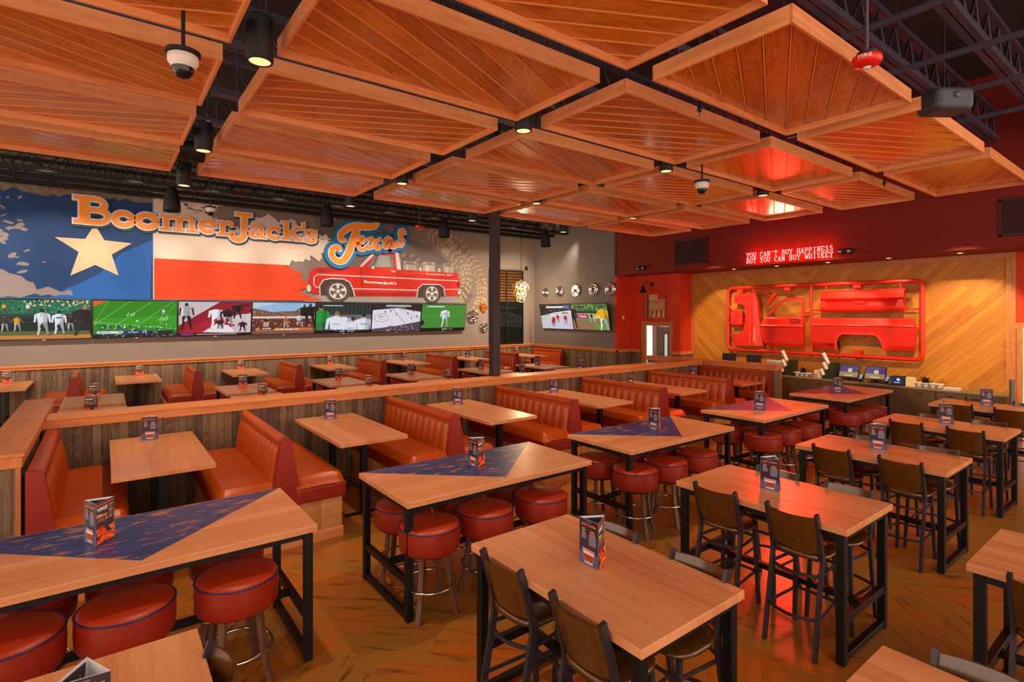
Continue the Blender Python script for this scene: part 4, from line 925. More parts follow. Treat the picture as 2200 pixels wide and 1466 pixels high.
cv.line([(6.9, 4.26), (6.94, 3.3)], .014, (120, 16, 8)); cv.line([(8.22, 4.2), (8.26, 3.32)], .014, (120, 16, 8)); cv.line([(7.98, 4.2), (8.15, 4.16)], .04, CW)
cv.poly([(7.24, 4.24), (7.36, 4.36), (7.36, 4.22)], CW)
for (xs, z0_, pts, wx) in ((5.53, 3.3, [(5.531, 3.30), (5.523, 3.6), (5.64, 3.78), (5.86, 3.84), (6.30, 3.84), (6.50, 3.74), (6.62, 3.5), (6.68, 3.26)], 6.11), (8.97, 3.3, [(8.96, 3.28), (9.03, 3.62), (9.2, 3.76), (9.9, 3.775), (10.07, 3.67), (10.14, 3.34)], 9.585)):
    cv.poly(pts, (66, 50, 46)); cv.line(pts, .035, CW)
    cv.ell(wx, 3.41, .40 if wx < 7 else .36, .345, (74, 66, 64), 32); cv.ell(wx, 3.43, .29 if wx < 7 else .25, .262, (206, 200, 196), 32); cv.ell(wx, 3.43, .25 if wx < 7 else .215, .228, (84, 76, 74), 32)
    k_ = 1. if wx < 7 else .87
    for j in range(5):
        a = math.pi / 2 + j * 2 * math.pi / 5
        for da in (-.13, .13): cv.line([(wx + .03 * k_ * math.cos(a), 3.43 + .03 * math.sin(a)), (wx + .25 * k_ * math.cos(a + da), 3.43 + .235 * math.sin(a + da))], .045, (220, 214, 208), j == 0 and da < 0)
    cv.ell(wx, 3.43, .05, .05, (230, 226, 222), 14)
cv.text("BoomerJack's", 7.0, 3.70, 1.18, .13, (240, 232, 226), 0, .03, -.02); cv.text("BoomerJack's Est. 2002", 9.34, 4.10, 1.08, .075, (240, 232, 240), .3, .01, .0)
cv.poly([(10.68, 3.72), (10.76, 3.72), (10.76, 3.9), (10.68, 3.9)], (110, 20, 12)); cv.rect(10.68, 3.44, 10.82, 3.56, (200, 196, 196)); cv.ell(5.18, 3.5, .07, .12, (196, 206, 196))
cv.build('painted_pickup', MURAL, mu)

# ---------------------------------------------------------------- dimensional lettering
def rib3(q, path, w, t0, t1, O, U, V):
    O = Vector(O); U = Vector(U); V = Vector(V); Nn = U.cross(V).normalized()
    A, B = ribbon(path, w); n = len(A); f = lambda p, t: O + U * p[0] + V * p[1] + Nn * t
    vs = [f(p, t1) for p in A] + [f(p, t1) for p in B] + [f(p, t0) for p in A] + [f(p, t0) for p in B]; fs = []
    for i in range(n - 1): fs += [(i, i + 1, n + i + 1, n + i), (i, i + 1, 2 * n + i + 1, 2 * n + i), (n + i, n + i + 1, 3 * n + i + 1, 3 * n + i)]
    fs += [(0, n, 3 * n, 2 * n), (n - 1, 2 * n - 1, 4 * n - 1, 3 * n - 1)]
    q.add(vs, fs)
def ext(path, d):
    a, b = path[0], path[1]; l = math.dist(a, b) or 1; p0 = (a[0] - (b[0] - a[0]) / l * d, a[1] - (b[1] - a[1]) / l * d)
    a, b = path[-1], path[-2]; l = math.dist(a, b) or 1; p1 = (a[0] - (b[0] - a[0]) / l * d, a[1] - (b[1] - a[1]) / l * d)
    return [p0] + list(path[1:-1]) + [p1] if len(path) > 2 else [p0, p1]
def split_sharp(path, deg=50):
    out = [[path[0]]]
    for i in range(1, len(path)):
        out[-1].append(path[i])
        if i < len(path) - 1:
            a = (path[i][0] - path[i - 1][0], path[i][1] - path[i - 1][1]); b = (path[i + 1][0] - path[i][0], path[i + 1][1] - path[i][1]); la, lb = math.hypot(*a), math.hypot(*b)
            if la and lb and (a[0] * b[0] + a[1] * b[1]) / la / lb < math.cos(math.radians(deg)): out.append([path[i]])
    return out
GL = {
 'o': [(arc(.5, .5, .37, .37, 0, 360, 24), .25)],
 'B': [([(.27, .02), (.27, .98)], .24), ([(0, .06), (.5, .06)], .12), ([(0, .94), (.5, .94)], .12), ([(.3, .94), (.58, .94)] + arc(.58, .735, .22, .205, 90, -90, 10)[1:] + [(.3, .53)], .13), ([(.3, .53), (.62, .53)] + arc(.62, .295, .28, .235, 90, -90, 10)[1:] + [(.3, .06)], .14)],
 'm': [([(.17, .05), (.17, .95)], .22), ([(.5, .05), (.5, .72)], .22), ([(.83, .05), (.83, .72)], .22), ([(.02, .06), (.31, .06)], .13), ([(.37, .06), (.63, .06)], .13), ([(.70, .06), (.99, .06)], .13), ([(.02, .92), (.18, .92)], .13), (arc(.335, .66, .165, .26, 170, 0, 8), .17), (arc(.665, .66, .165, .26, 170, 0, 8), .17)],
 'e': [(arc(.5, .5, .37, .38, 0, 318, 20), .23), ([(.16, .5), (.93, .5)], .12)],
 'r': [([(.33, .05), (.33, .95)], .23), ([(.04, .06), (.66, .06)], .13), ([(.04, .92), (.34, .92)], .13), (arc(.66, .62, .3, .28, 175, 50, 8), .17), (arc(.86, .76, .05, .05, 0, 360, 8), .12)],
 'J': [([(.66, .95), (.66, .3)] + arc(.40, .25, .26, .19, 0, -150, 10), .15), ([(.3, .95), (.98, .95)], .09), (arc(.17, .22, .05, .04, 0, 360, 8), .09)],
 'a': [(arc(.40, .28, .28, .2, 0, 360, 16), .19), ([(.72, .7), (.72, .08)], .22), (arc(.43, .68, .29, .24, 0, 165, 10), .17), ([(.7, .06), (1.0, .06)], .12)],
 'c': [(arc(.53, .5, .38, .38, 45, 318, 18), .23), (arc(.78, .7, .05, .05, 0, 360, 8), .13)],
 'k': [([(.22, .03), (.22, .97)], .19), ([(0, .05), (.44, .05)], .1), ([(0, .95), (.22, .95)], .1), ([(.26, .32), (.78, .66)], .1), ([(.58, .68), (.97, .68)], .09), ([(.42, .44), (.80, .06)], .17), ([(.6, .05), (1.0, .05)], .1)],
 's': [(smooth_path([(.84, .74), (.62, .92), (.28, .88), (.2, .68), (.5, .52), (.80, .34), (.72, .12), (.4, .07), (.14, .26)], 4), .19), ([(.88, .62), (.88, .97)], .08), ([(.10, .04), (.10, .38)], .08)],
 "'": [([(.55, 1), (.7, .6), (.3, 0)], .55)]}
SG = [('B', -.60, 4.995, .17, 5.67), ('o', .17, 4.965, .66, 5.39), ('o', .66, 4.96, 1.20, 5.40), ('m', 1.20, 4.985, 2.13, 5.39), ('e', 2.12, 4.975, 2.60, 5.38), ('r', 2.58, 4.97, 3.04, 5.37), ('J', 2.87, 4.82, 3.53, 5.66), ('a', 3.40, 4.965, 3.92, 5.36), ('c', 3.90, 4.95, 4.38, 5.36), ('k', 4.35, 4.98, 4.97, 5.53), ("'", 4.93, 5.34, 5.05, 5.54), ('s', 5.00, 4.95, 5.45, 5.34)]
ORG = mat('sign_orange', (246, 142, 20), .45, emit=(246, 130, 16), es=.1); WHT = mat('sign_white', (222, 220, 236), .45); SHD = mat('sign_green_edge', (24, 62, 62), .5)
sg = thing('wall_sign', "raised orange slab-serif BoomerJack's lettering with white outline over the flag", 'sign', (0, 0, 0))
for ch_, x0, z0, x1, z1 in SG:
    o_, w_, d_ = MB(), MB(), MB(); hh = z1 - z0
    for si, (path, w) in enumerate(GL[ch_]):
        P = [(x0 + (x1 - x0) * a, z0 + hh * b) for a, b in path]; ww = w * hh * (1.16 if ch_ != "'" else .8)
        rib3(o_, P, ww, .085, .10 + .0006 * si, (0, 17.49, 0), (1, 0, 0), (0, 0, 1)); closed = math.dist(P[0], P[-1]) < 1e-6
        E_ = P if closed else ext(P, .035)
        rib3(w_, E_, ww + .075, .05, .084 + .0001 * si, (0, 17.49, 0), (1, 0, 0), (0, 0, 1))
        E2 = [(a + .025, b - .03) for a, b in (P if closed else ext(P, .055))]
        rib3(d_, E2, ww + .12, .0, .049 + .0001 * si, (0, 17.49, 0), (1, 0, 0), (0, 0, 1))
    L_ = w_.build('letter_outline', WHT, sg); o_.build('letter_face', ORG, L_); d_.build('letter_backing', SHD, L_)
tx = thing('wall_sign', 'raised orange script Texas lettering with thick blue outline above the pickup', 'sign', (0, 0, 0))
TS = [([(7.42, 5.96), (7.44, 5.80), (7.30, 5.66), (7.0, 5.62), (6.72, 5.62), (6.42, 5.52), (6.18, 5.30), (6.20, 5.12), (6.34, 5.12)], [.03, .12, .17, .19, .19, .18, .17, .15, .06]),
      ([(6.72, 5.50), (6.64, 5.25), (6.54, 5.0), (6.44, 4.72), (6.26, 4.45), (6.04, 4.42), (5.88, 4.60), (5.92, 4.80), (6.08, 4.86), (6.16, 4.74)], [.2, .22, .22, .21, .19, .16, .17, .16, .13, .05]),
      ([(6.72, 5.02), (6.90, 5.10), (6.97, 5.22), (6.86, 5.25), (6.77, 5.08), (6.80, 4.88), (6.95, 4.86), (7.14, 5.02)], .095),
      ([(7.10, 5.16), (7.24, 5.24), (7.32, 5.08), (7.42, 4.92), (7.54, 5.0)], .11), ([(7.56, 5.26), (7.42, 5.18), (7.26, 4.96), (7.12, 4.90)], .08),
      ([(7.96, 5.26), (7.82, 5.30), (7.68, 5.14), (7.72, 4.98), (7.86, 5.04), (7.97, 5.24), (7.94, 5.04), (8.06, 5.02), (8.20, 5.2)], .10),
      ([(8.46, 5.50), (8.42, 5.62), (8.30, 5.62), (8.25, 5.48), (8.34, 5.36), (8.40, 5.22), (8.32, 5.09), (8.16, 5.10), (8.14, 5.18)], .085), ([(8.18, 5.16), (8.26, 5.34), (8.30, 5.5)], .05)]
o_, w_, d_ = MB(), MB(), MB()
for si, (path, w) in enumerate(TS):
    P = smooth_path(path, 6); wl = w if not isinstance(w, list) else [q_[0] for q_ in smooth_path([(a,) for a in w], 6)]
    ad = lambda k: [a + k for a in wl] if isinstance(wl, list) else wl + k
    rib3(o_, P, wl, .12, .135 + .0006 * si, (0, 17.49, 0), (1, 0, 0), (0, 0, 1)); rib3(w_, ext(P, .03), ad(.07), .10, .119 + .0001 * si, (0, 17.49, 0), (1, 0, 0), (0, 0, 1)); rib3(d_, ext(P, .13), ad(.30), .03, .095 + .0006 * si, (0, 17.49, 0), (1, 0, 0), (0, 0, 1))
for cx_, cz_, r_ in ((7.43, 5.93, .14), (6.34, 5.12, .16), (6.16, 4.76, .16), (8.40, 5.66, .18), (8.15, 5.14, .16), (7.1, 4.96, .16)):
    d_.lathe([(0, .0), (r_, .0), (r_, .07), (0, .07)], (cx_, 17.46, cz_), 20, Matrix.Rotation(math.radians(90), 3, 'X'), False)
d_.build('blue_backing', mat('sign_blue', (8, 120, 176), .45), tx); w_.build('letter_outline', WHT, tx); o_.build('letter_face', ORG, tx)

# ---------------------------------------------------------------- televisions
def tv(lab, base, U, W_, H_, out, draw):
    """base = lower-left corner seen from the room, U = unit vector to the right, out = horizontal offset of the top edge towards the room"""
    U = Vector(U); Z = Vector((0, 0, 1)); Nn = U.cross(Z).normalized()
    Vv = (Z * H_ + Nn * out).normalized(); nn = U.cross(Vv).normalized()
    t = thing('television', lab, 'television', base, 0, 'wall-mounted televisions')
    q = MB(); q.prism([(0, 0), (W_, 0), (W_, H_), (0, H_)], (0, 0, 0), U, Vv, -.05, 0); q.build('housing', mat('tv_black', (10, 16, 30), .35), t, bevel=.004, seg=1)
    cv = Canvas(U * .012 + Vv * .02 + nn * .001, U, Vv, .0004); w, h = W_ - .024, H_ - .035
    draw(cv, w, h)
    for k, vv in enumerate(cv.v):  # keep the picture inside the panel
        d = Vector(vv) - cv.O; x = min(max(d.dot(cv.U), 0), w); y = min(max(d.dot(cv.V), 0), h); z = d.dot(cv.Nn); cv.v[k] = tuple(cv.O + cv.U * x + cv.V * y + cv.Nn * z)
    cv.build('screen', SCREEN, t)
    q = MB(); m = U * W_ / 2; a = Vv * .5 - nn * .05; b = Vv * .55 - nn * .05; q.bar(m + a, m + a - Nn * (.035 + out * .5), .3, .3); q.build('wall_bracket', BLACK, t)
    pl = MB().bar(m - U * .03 + nn * .002 - Vv * .012, m + U * .03 + nn * .002 - Vv * .012, .006, .014); pl.build('logo_plate', WHITE, t)
    return t
def bar_(cv, w, h, y0_, y1_, col): cv.rect(0, h * y0_, w, h * y1_, col)
def crowd(cv, w, h, x0_, y0_, x1_, y1_, n, cols, seed, s=.014):
    r_ = random.Random(seed); cv.l += 1
    for k in range(n): cv.ell(w * r_.uniform(x0_, x1_), h * r_.uniform(y0_, y1_), w * s * .6, h * s * 1.5, cols[r_.randrange(len(cols))], 6, False)
def t1(cv, w, h):
    bar_(cv, w, h, 0, 1, (20, 110, 76)); crowd(cv, w, h, 0, .66, 1, 1, 110, [(0, 84, 56), (12, 96, 66), (60, 150, 110), (20, 120, 84), (0, 70, 50)], 1, .02); crowd(cv, w, h, .3, .84, 1, 1, 60, [(236, 220, 210), (240, 180, 60), (220, 190, 180)], 2, .015)
    for x in (.35, .12): cv.fig(w * x, h * .66, h * .25, (236, 180, 40) if x < .2 else (240, 236, 236), (120, 90, 70), arms=.3)
    cv.line([(w * .62, h * .68), (w * .9, h * .96)], .01, (190, 200, 200)); bar_(cv, w, h, .18, .64, (12, 40, 38)); bar_(cv, w, h, .55, .64, (24, 62, 60)); cv.line([(0, h * .44), (w, h * .42)], .012, (50, 60, 80))
    for x, c_ in ((.12, (60, 56, 60)), (.24, (226, 160, 30)), (.78, (40, 36, 36))): cv.fig(w * x, h * .2, h * .4, c_, (200, 196, 196), arms=.4)
    bar_(cv, w, h, .1, .2, (86, 104, 60)); bar_(cv, w, h, 0, .1, (206, 130, 60))
    cv.fig(w * .49, h * .08, h * .7, (230, 230, 240), (214, 206, 196), (60, 40, 34), hair=(20, 24, 50)); cv.text('17', w * .475, h * .58, w * .035, h * .08, (20, 30, 70))
    cv.fig(w * .66, h * .1, h * .64, (232, 232, 244), (226, 226, 240), (80, 60, 50), hair=(20, 20, 44)); cv.rect(w * .63, h * .53, w * .69, h * .56, (30, 40, 90)); cv.line([(w * .73, h * .42), (w * .76, h * .2)], .02, (60, 150, 130))
    cv.fig(w * .92, h * .08, h * .8, (34, 30, 34), (52, 44, 44), (190, 120, 100), lean=.5, lw=1.3)
def t2(cv, w, h):
    bar_(cv, w, h, 0, 1, (40, 138, 18)); cv.poly([(0, h * .5), (w, h * .62), (w, h * .2), (0, h * .35)], (52, 156, 26)); cv.poly([(0, h), (w * .16, h), (0, h * .84)], (220, 100, 40))
    for k in range(6): x = -.25 + k * .26; cv.line([(w * x, h * .35), (w * (x + .42), h)], .012, (150, 210, 120), k == 0)
    cv.line([(0, h * .42), (w, h * .22)], .012, (160, 214, 130)); cv.text('10', w * .38, h * .58, w * .1, h * .09, (206, 236, 190), .3); cv.text('20', w * .76, h * .46, w * .13, h * .09, (206, 236, 190), .3)
    crowd(cv, w, h, .06, .16, .96, .34, 90, [(20, 26, 34), (40, 60, 110), (230, 230, 230), (24, 30, 30), (30, 90, 190)], 4, .014); bar_(cv, w, h, 0, .1, (24, 40, 34)); crowd(cv, w, h, 0, 0, 1, .1, 60, [(16, 20, 20), (70, 90, 80), (150, 160, 150)], 5, .016)
    cv.rect(w * .04, h * .1, w * .34, h * .17, (226, 230, 240)); cv.text('KENTUCKY', w * .06, h * .115, w * .14, h * .035, (40, 60, 130), 0, .02); cv.text('20', w * .28, h * .11, w * .05, h * .05, (20, 30, 60), 0, .02)
    cv.rect(w * .34, h * .1, w * .96, h * .17, (20, 50, 130)); cv.text('FLORIDA', w * .4, h * .115, w * .12, h * .035, (230, 230, 240), 0, .02); cv.text('34', w * .57, h * .11, w * .05, h * .05, (240, 240, 250), 0, .02); cv.rect(w * .66, h * .1, w * .96, h * .17, (30, 36, 50)); cv.text('4:57', w * .7, h * .115, w * .06, h * .035, (230, 230, 230))
    cv.fig(w * .83, h * .62, h * .16, (240, 240, 240), (230, 230, 230)); cv.fig(w * .51, h * .4, h * .08, (240, 240, 240), (240, 240, 240), lw=2)
def t3(cv, w, h):
    bar_(cv, w, h, 0, 1, (206, 190, 190)); cv.poly([(0, h * .3), (w * .55, h), (w, h), (w, h * .5), (w * .55, h * .1), (0, 0)], (150, 10, 40)); cv.poly([(w * .0, 0), (w * .62, h * .05), (w * .5, h * .55), (w * .1, h * .2)], (176, 22, 48)); cv.poly([(w * .32, h * .1), (w * .78, h * .06), (w * .68, h * .3), (w * .5, h * .34)], (236, 226, 232)); cv.poly([(w * .66, h * .36), (w, h * .22), (w, h * .66), (w * .74, h * .6)], (210, 196, 200))
    cv.fig(w * .1, h * .18, h * .8, (226, 222, 226), (20, 18, 20), (60, 40, 34), arms=.1); cv.l += 1
    for k in range(6): cv.rect(w * (.062 + k * .013), h * .56, w * (.068 + k * .013), h * .86, (20, 18, 20), False)
    cv.fig(w * .5, h * .2, h * .68, (240, 236, 244), (240, 236, 246), (150, 20, 40), lw=1.3, hair=(160, 16, 34)); cv.fig(w * .66, h * .26, h * .58, (20, 16, 24), (200, 190, 200), (40, 30, 40), lw=1.5); cv.fig(w * .8, h * .5, h * .48, (24, 18, 22), (40, 30, 36), lw=1.4); cv.fig(w * .88, h * .1, h * .34, (26, 20, 30), (30, 24, 30), lw=1.6); cv.fig(w * .56, h * .2, h * .3, (30, 16, 22), (40, 24, 30), lw=1.6)
    bar_(cv, w, h, 0, .07, (24, 16, 20)); cv.rect(w * .03, h * .015, w * .2, h * .05, (150, 60, 150)); cv.rect(w * .24, h * .025, w * .8, h * .045, (200, 190, 196)); cv.rect(w * .84, h * .88, w * .98, h * .93, (60, 14, 24))
def t4(cv, w, h):
    bar_(cv, w, h, 0, 1, (150, 186, 220)); cv.poly([(0, h), (w * .4, h), (0, h * .8)], (190, 206, 226)); cv.poly([(0, h * .82), (w * .3, h * .7), (w * .7, h * .74), (w, h * .9), (w, 0), (0, 0)], (120, 84, 70)); crowd(cv, w, h, 0, .5, 1, .76, 160, [(200, 150, 110), (230, 200, 180), (90, 60, 50), (160, 100, 60)], 7, .01); bar_(cv, w, h, .48, .56, (226, 210, 200)); bar_(cv, w, h, .1, .5, (96, 50, 40)); crowd(cv, w, h, 0, .1, 1, .5, 170, [(220, 120, 60), (240, 226, 220), (60, 40, 40), (190, 80, 40), (150, 60, 40)], 8, .013)
    cv.fig(w * .82, h * .3, h * .66, (16, 14, 18), (30, 24, 30), (60, 40, 34), arms=.6, lw=1.3); cv.fig(w * .92, h * .26, h * .74, (18, 16, 22), (40, 36, 40), (50, 34, 30), lw=1.3); cv.fig(w * .74, h * .25, h * .4, (220, 210, 210), (200, 190, 190)); cv.fig(w * .52, h * .2, h * .36, (200, 90, 40), (220, 220, 220))
    cv.rect(w * .12, h * .18, w * .3, h * .24, (80, 50, 40)); cv.ell(w * .21, h * .32, w * .045, h * .13, (206, 150, 120)); cv.ell(w * .21, h * .43, w * .045, h * .05, (60, 40, 30)); cv.poly([(w * .14, h * .2), (w * .28, h * .2), (w * .25, h * .25), (w * .17, h * .25)], (226, 216, 210))
    cv.rect(w * .05, h * .1, w * .97, h * .19, (206, 110, 40)); cv.text('67-YD RUSH TD', w * .36, h * .115, w * .38, h * .055, (240, 236, 230), 0, .03); cv.rect(w * .12, h * .13, w * .33, h * .24, (70, 40, 30)); cv.text('T', w * .07, h * .12, w * .03, h * .07, (240, 240, 240)); cv.text('SANDERS', w * .15, h * .15, w * .14, h * .05, (230, 226, 220), 0, .03)
def t5(cv, w, h):
    bar_(cv, w, h, 0, 1, (76, 96, 102)); cv.l += 1
    for k in range(9): cv.rect(0, h * (.06 + k * .085), w, h * (.068 + k * .085), (110, 130, 134), False)
    bar_(cv, w, h, .62, 1, (30, 44, 44)); cv.l += 1
    for k in range(12): cv.rect(w * (.2 + k * .07), h * .6, w * (.205 + k * .07), h, (80, 96, 96), False)
    cv.rect(w * .2, h * .0, w, h * .6, (92, 108, 116)); 
    cv.fig(w * .08, -h * .25, h * 1.2, (10, 150, 50), (10, 130, 40), (190, 130, 100), hair=(40, 26, 20), lw=1.1); WH = (226, 230, 240)
    for x, y, s_, hr in ((.36, -.5, 1.25, (150, 100, 60)), (.5, -.5, 1.2, (90, 60, 40)), (.66, -.7, 1.25, (60, 40, 30)), (.86, -.55, 1.22, (30, 22, 22))): cv.fig(w * x, h * y, h * s_, WH, (40, 50, 90), (200, 140, 110), hair=hr, lw=1.25)
    for x, y, s_ in ((.36, .26, 'LONDON'), (.62, .12, 'LONDON 20'), (.86, .26, '36')): cv.text(s_, w * (x - .06), h * y, w * .12, h * .05, (40, 80, 170), 0, .02)
    bar_(cv, w, h, 0, .085, (10, 10, 14)); cv.text('ALLEY', w * .42, h * .02, w * .1, h * .045, (230, 230, 230), .2, .02); cv.text('/CONNECT', w * .56, h * .02, w * .14, h * .04, (230, 230, 230), 0, .0); cv.rect(w * .08, h * .9, w * .48, h * .94, (20, 70, 60)); cv.rect(w * .12, h * .91, w * .46, h * .93, (230, 240, 236))
def t6(cv, w, h):
    bar_(cv, w, h, 0, 1, (30, 24, 30)); crowd(cv, w, h, 0, .72, 1, 1, 140, [(50, 40, 44), (120, 30, 40), (80, 76, 80), (20, 16, 20)], 9, .014); cv.poly([(0, h * .76), (w * .5, h * .84), (w, h * .7), (w, h * .36), (w * .5, h * .2), (0, h * .1)], (226, 222, 232)); cv.line([(0, h * .77), (w * .5, h * .85), (w, h * .71)], .02, (190, 186, 196)); cv.line([(w * .4, h * .82), (w * .68, h * .28)], .014, (70, 90, 190)); cv.line([(w * .52, h * .84), (w, h * .44)], .01, (190, 40, 50)); a = arc(w * .18, h * .5, w * .14, h * .14, 0, 360, 24); cv.line(a, .012, (190, 60, 70)); cv.line(arc(w * .18, h * .5, w * .06, h * .06, 0, 360, 16), .01, (190, 60, 70))
    for x, y, c_ in ((.16, .5, (200, 30, 40)), (.25, .66, (40, 36, 60)), (.48, .58, (200, 30, 40)), (.36, .7, (30, 30, 40)), (.72, .6, (30, 30, 44)), (.8, .44, (60, 60, 70)), (.84, .7, (200, 30, 40)), (.92, .5, (30, 30, 40))): cv.fig(w * x, h * y, h * .09, c_, c_, lw=1.6)
    cv.poly([(0, h * .1), (w * .5, h * .2), (w, h * .34), (w, 0), (0, 0)], (84, 70, 80)); crowd(cv, w, h, .3, 0, 1, .2, 120, [(50, 44, 60), (150, 60, 70), (190, 186, 196), (30, 30, 40)], 10, .016); cv.rect(w * .26, h * .9, w * .78, h * .97, (170, 176, 182)); cv.rect(w * .48, h * .85, w * .68, h * .9, (40, 120, 80))
def t7(cv, w, h):
    bar_(cv, w, h, 0, 1, (66, 140, 50)); bar_(cv, w, h, .55, .62, (70, 146, 54)); cv.fig(w * .52, h * .12, h * .78, (236, 236, 240), (230, 226, 230), (150, 100, 80), hair=(120, 80, 50), lw=1.1); cv.text('7', w * .5, h * .5, w * .04, h * .12, (60, 110, 190)); cv.rect(w * .48, h * .64, w * .56, h * .67, (60, 110, 190)); bar_(cv, w, h, 0, .1, (8, 10, 10)); cv.text('ALLEY', w * .46, h * .025, w * .14, h * .05, (230, 230, 230), .2, .02); cv.text('/CONNECT', w * .62, h * .025, w * .1, h * .04, (200, 200, 200)); cv.rect(w * .12, h * .9, w * .5, h * .94, (226, 240, 230)); cv.rect(w * .08, h * .89, w * .12, h * .95, (30, 180, 120)); cv.ell(w * .02, h * .3, w * .05, h * .1, (30, 24, 24))
def t8(cv, w, h):
    bar_(cv, w, h, 0, 1, (206, 206, 220)); cv.poly([(0, h), (w, h), (w, h * .72), (w * .5, h * .66), (0, h * .5)], (44, 40, 46)); crowd(cv, w, h, 0, .62, 1, 1, 110, [(40, 36, 44), (110, 50, 60), (90, 100, 90), (140, 130, 130)], 12, .018); cv.poly([(0, h * .52), (w * .5, h * .68), (w, h * .76), (w, h * .6), (w * .5, h * .5), (0, h * .36)], (226, 226, 236)); cv.line([(0, h * .37), (w * .5, h * .51), (w, h * .61)], .03, (220, 200, 90)); cv.text('STOP NOW HERE', w * .0, h * .38, w * .3, h * .06, (40, 50, 110), 0, .02, .3); cv.text('ESPN', w * .5, h * .58, w * .1, h * .05, (200, 30, 40), .2, .02, .1); cv.rect(w * .7, h * .63, w * .9, h * .67, (60, 60, 90))
    for x, y, s_ in ((.42, .12, .4), (.56, .26, .34), (.8, .2, .38), (.38, .08, .3)): cv.fig(w * x, h * y, h * s_, (200, 20, 44), (170, 20, 40), lw=1.2)
    cv.rect(w * .22, h * .86, w * .78, h * .93, (236, 236, 240)); cv.rect(w * .8, h * .84, w * .94, h * .95, (60, 130, 200))
def t9(cv, w, h):
    bar_(cv, w, h, 0, 1, (66, 110, 50)); crowd(cv, w, h, 0, .74, 1, 1, 90, [(90, 150, 70), (40, 80, 40), (130, 170, 90), (30, 60, 34)], 14, .03); bar_(cv, w, h, .62, .74, (44, 56, 60)); bar_(cv, w, h, .59, .63, (220, 190, 60)); bar_(cv, w, h, .44, .59, (40, 100, 70)); cv.rect(w * .14, h * .44, w * .44, h * .6, (206, 10, 120)); cv.text('T Mobile', w * .17, h * .48, w * .24, h * .075, (250, 220, 240), 0, .03); cv.rect(w * .48, h * .44, w * .8, h * .58, (226, 226, 226)); bar_(cv, w, h, .34, .44, (90, 150, 60)); bar_(cv, w, h, .0, .36, (150, 110, 84)); cv.poly([(w * .6, 0), (w, 0), (w, h * .3), (w * .6, h * .22)], (112, 150, 60))
    cv.fig(w * .55, h * .28, h * .36, (20, 20, 30), (190, 186, 190)); cv.fig(w * .64, h * .28, h * .36, (230, 190, 60), (226, 226, 226)); cv.fig(w * .86, -h * .04, h * .98, (240, 178, 20), (236, 232, 240), (190, 130, 100), hair=(60, 50, 50), lw=1.25); cv.fig(w * .02, h * .05, h * .9, (24, 24, 34), (30, 30, 40), (190, 130, 100), lw=1.1); cv.rect(w * .1, h * .87, w * .36, h * .92, (30, 40, 34))
TVX = [-2.10, -.23, 1.625, 3.49, 5.34, 7.21, 9.06, 10.95]; TL = ['a baseball game', 'a green football field', 'a crimson and white football game', 'a packed stadium crowd', 'women players in white shirts', 'an ice hockey rink from above', 'one player in white on green grass']
for i, dr_ in enumerate((t1, t2, t3, t4, t5, t6, t7)):
    tv(f'wall television under the mural showing {TL[i]}', (TVX[i] + .01, 17.40, 2.062), (1, 0, 0), TVX[i + 1] - TVX[i] - .02, .995, .16, dr_)
tv('tilted wall television on the grey back wall showing red hockey players', (14.40, 16.86, 2.08), (0, -1, 0), 1.84, 1.01, .20, t8)
tv('tilted wall television on the grey back wall showing a baseball field and yellow shirt', (14.40, 15.0, 2.08), (0, -1, 0), 1.86, 1.01, .20, t9)
# ---------------------------------------------------------------- hubcaps
def hub(lab, loc, axis, r, m, grp):
    t = thing('hubcap', lab, 'hubcap', loc, 0, grp); M = Matrix.Rotation(math.radians(90), 3, 'X') if axis == 'y' else Matrix.Rotation(math.radians(-90), 3, 'Y')
    MB().lathe([(r, 0), (r, .03), (r * .93, .06), (r * .82, .05), (r * .78, .03), (r * .6, .035), (r * .5, .06), (r * .42, .06), (r * .38, .035), (r * .25, .04), (0, .04)], n=40, M=M).build('disc', m, t)
    MB().lathe([(r * .24, .04), (r * .22, .075), (r * .1, .095), (0, .098)], n=24, M=M).build('centre_cap', mat('cap_centre', (120, 110, 105), .2, .9) if m is CHR else m, t)
    q = MB()
    for k in range(10):
        a = k * math.pi / 5; c, s_ = math.cos(a), math.sin(a); p0_ = M @ Vector((r * .5 * c, r * .5 * s_, .05)); p1_ = M @ Vector((r * .78 * c, r * .78 * s_, .05)); q.bar(p0_, p1_, .02, .02)
    q.tube([tuple(M @ Vector((r * .64 * math.cos(a * .3142), r * .64 * math.sin(a * .3142), .045))) for a in range(20)], .008, 6, True)
    q.build('ribs', m, t)
for i, (y, z) in enumerate(((16.75, 3.56), (15.9, 3.58), (14.98, 3.58), (14.04, 3.60), (13.2, 3.58))): hub(f'chrome hubcap on the grey back wall above the tilted screens, {ORD[i]} from the left', (14.49, y, z), 'x', (.19, .21, .23, .23, .25)[i], CHR, 'hubcaps on the back wall')
hub('chrome hubcap right of the last mural screen, left one of three', (11.37, 17.49, 2.60), 'y', .25, CHR, 'hubcaps beside the column'); hub('small copper hubcap beside the column, topmost of three', (11.87, 17.49, 2.93), 'y', .17, mat('copper', (210, 110, 40), .25, .9), 'hubcaps beside the column'); hub('chrome hubcap beside the column, lowest of three', (11.89, 17.49, 2.18), 'y', .19, CHR, 'hubcaps beside the column')
put(MB().box(13.98, 17.47, 4.5, 14.1, 17.5, 4.66).build('junction_box', BLACK), 'small black junction box on the wall above the chandelier', 'junction box')

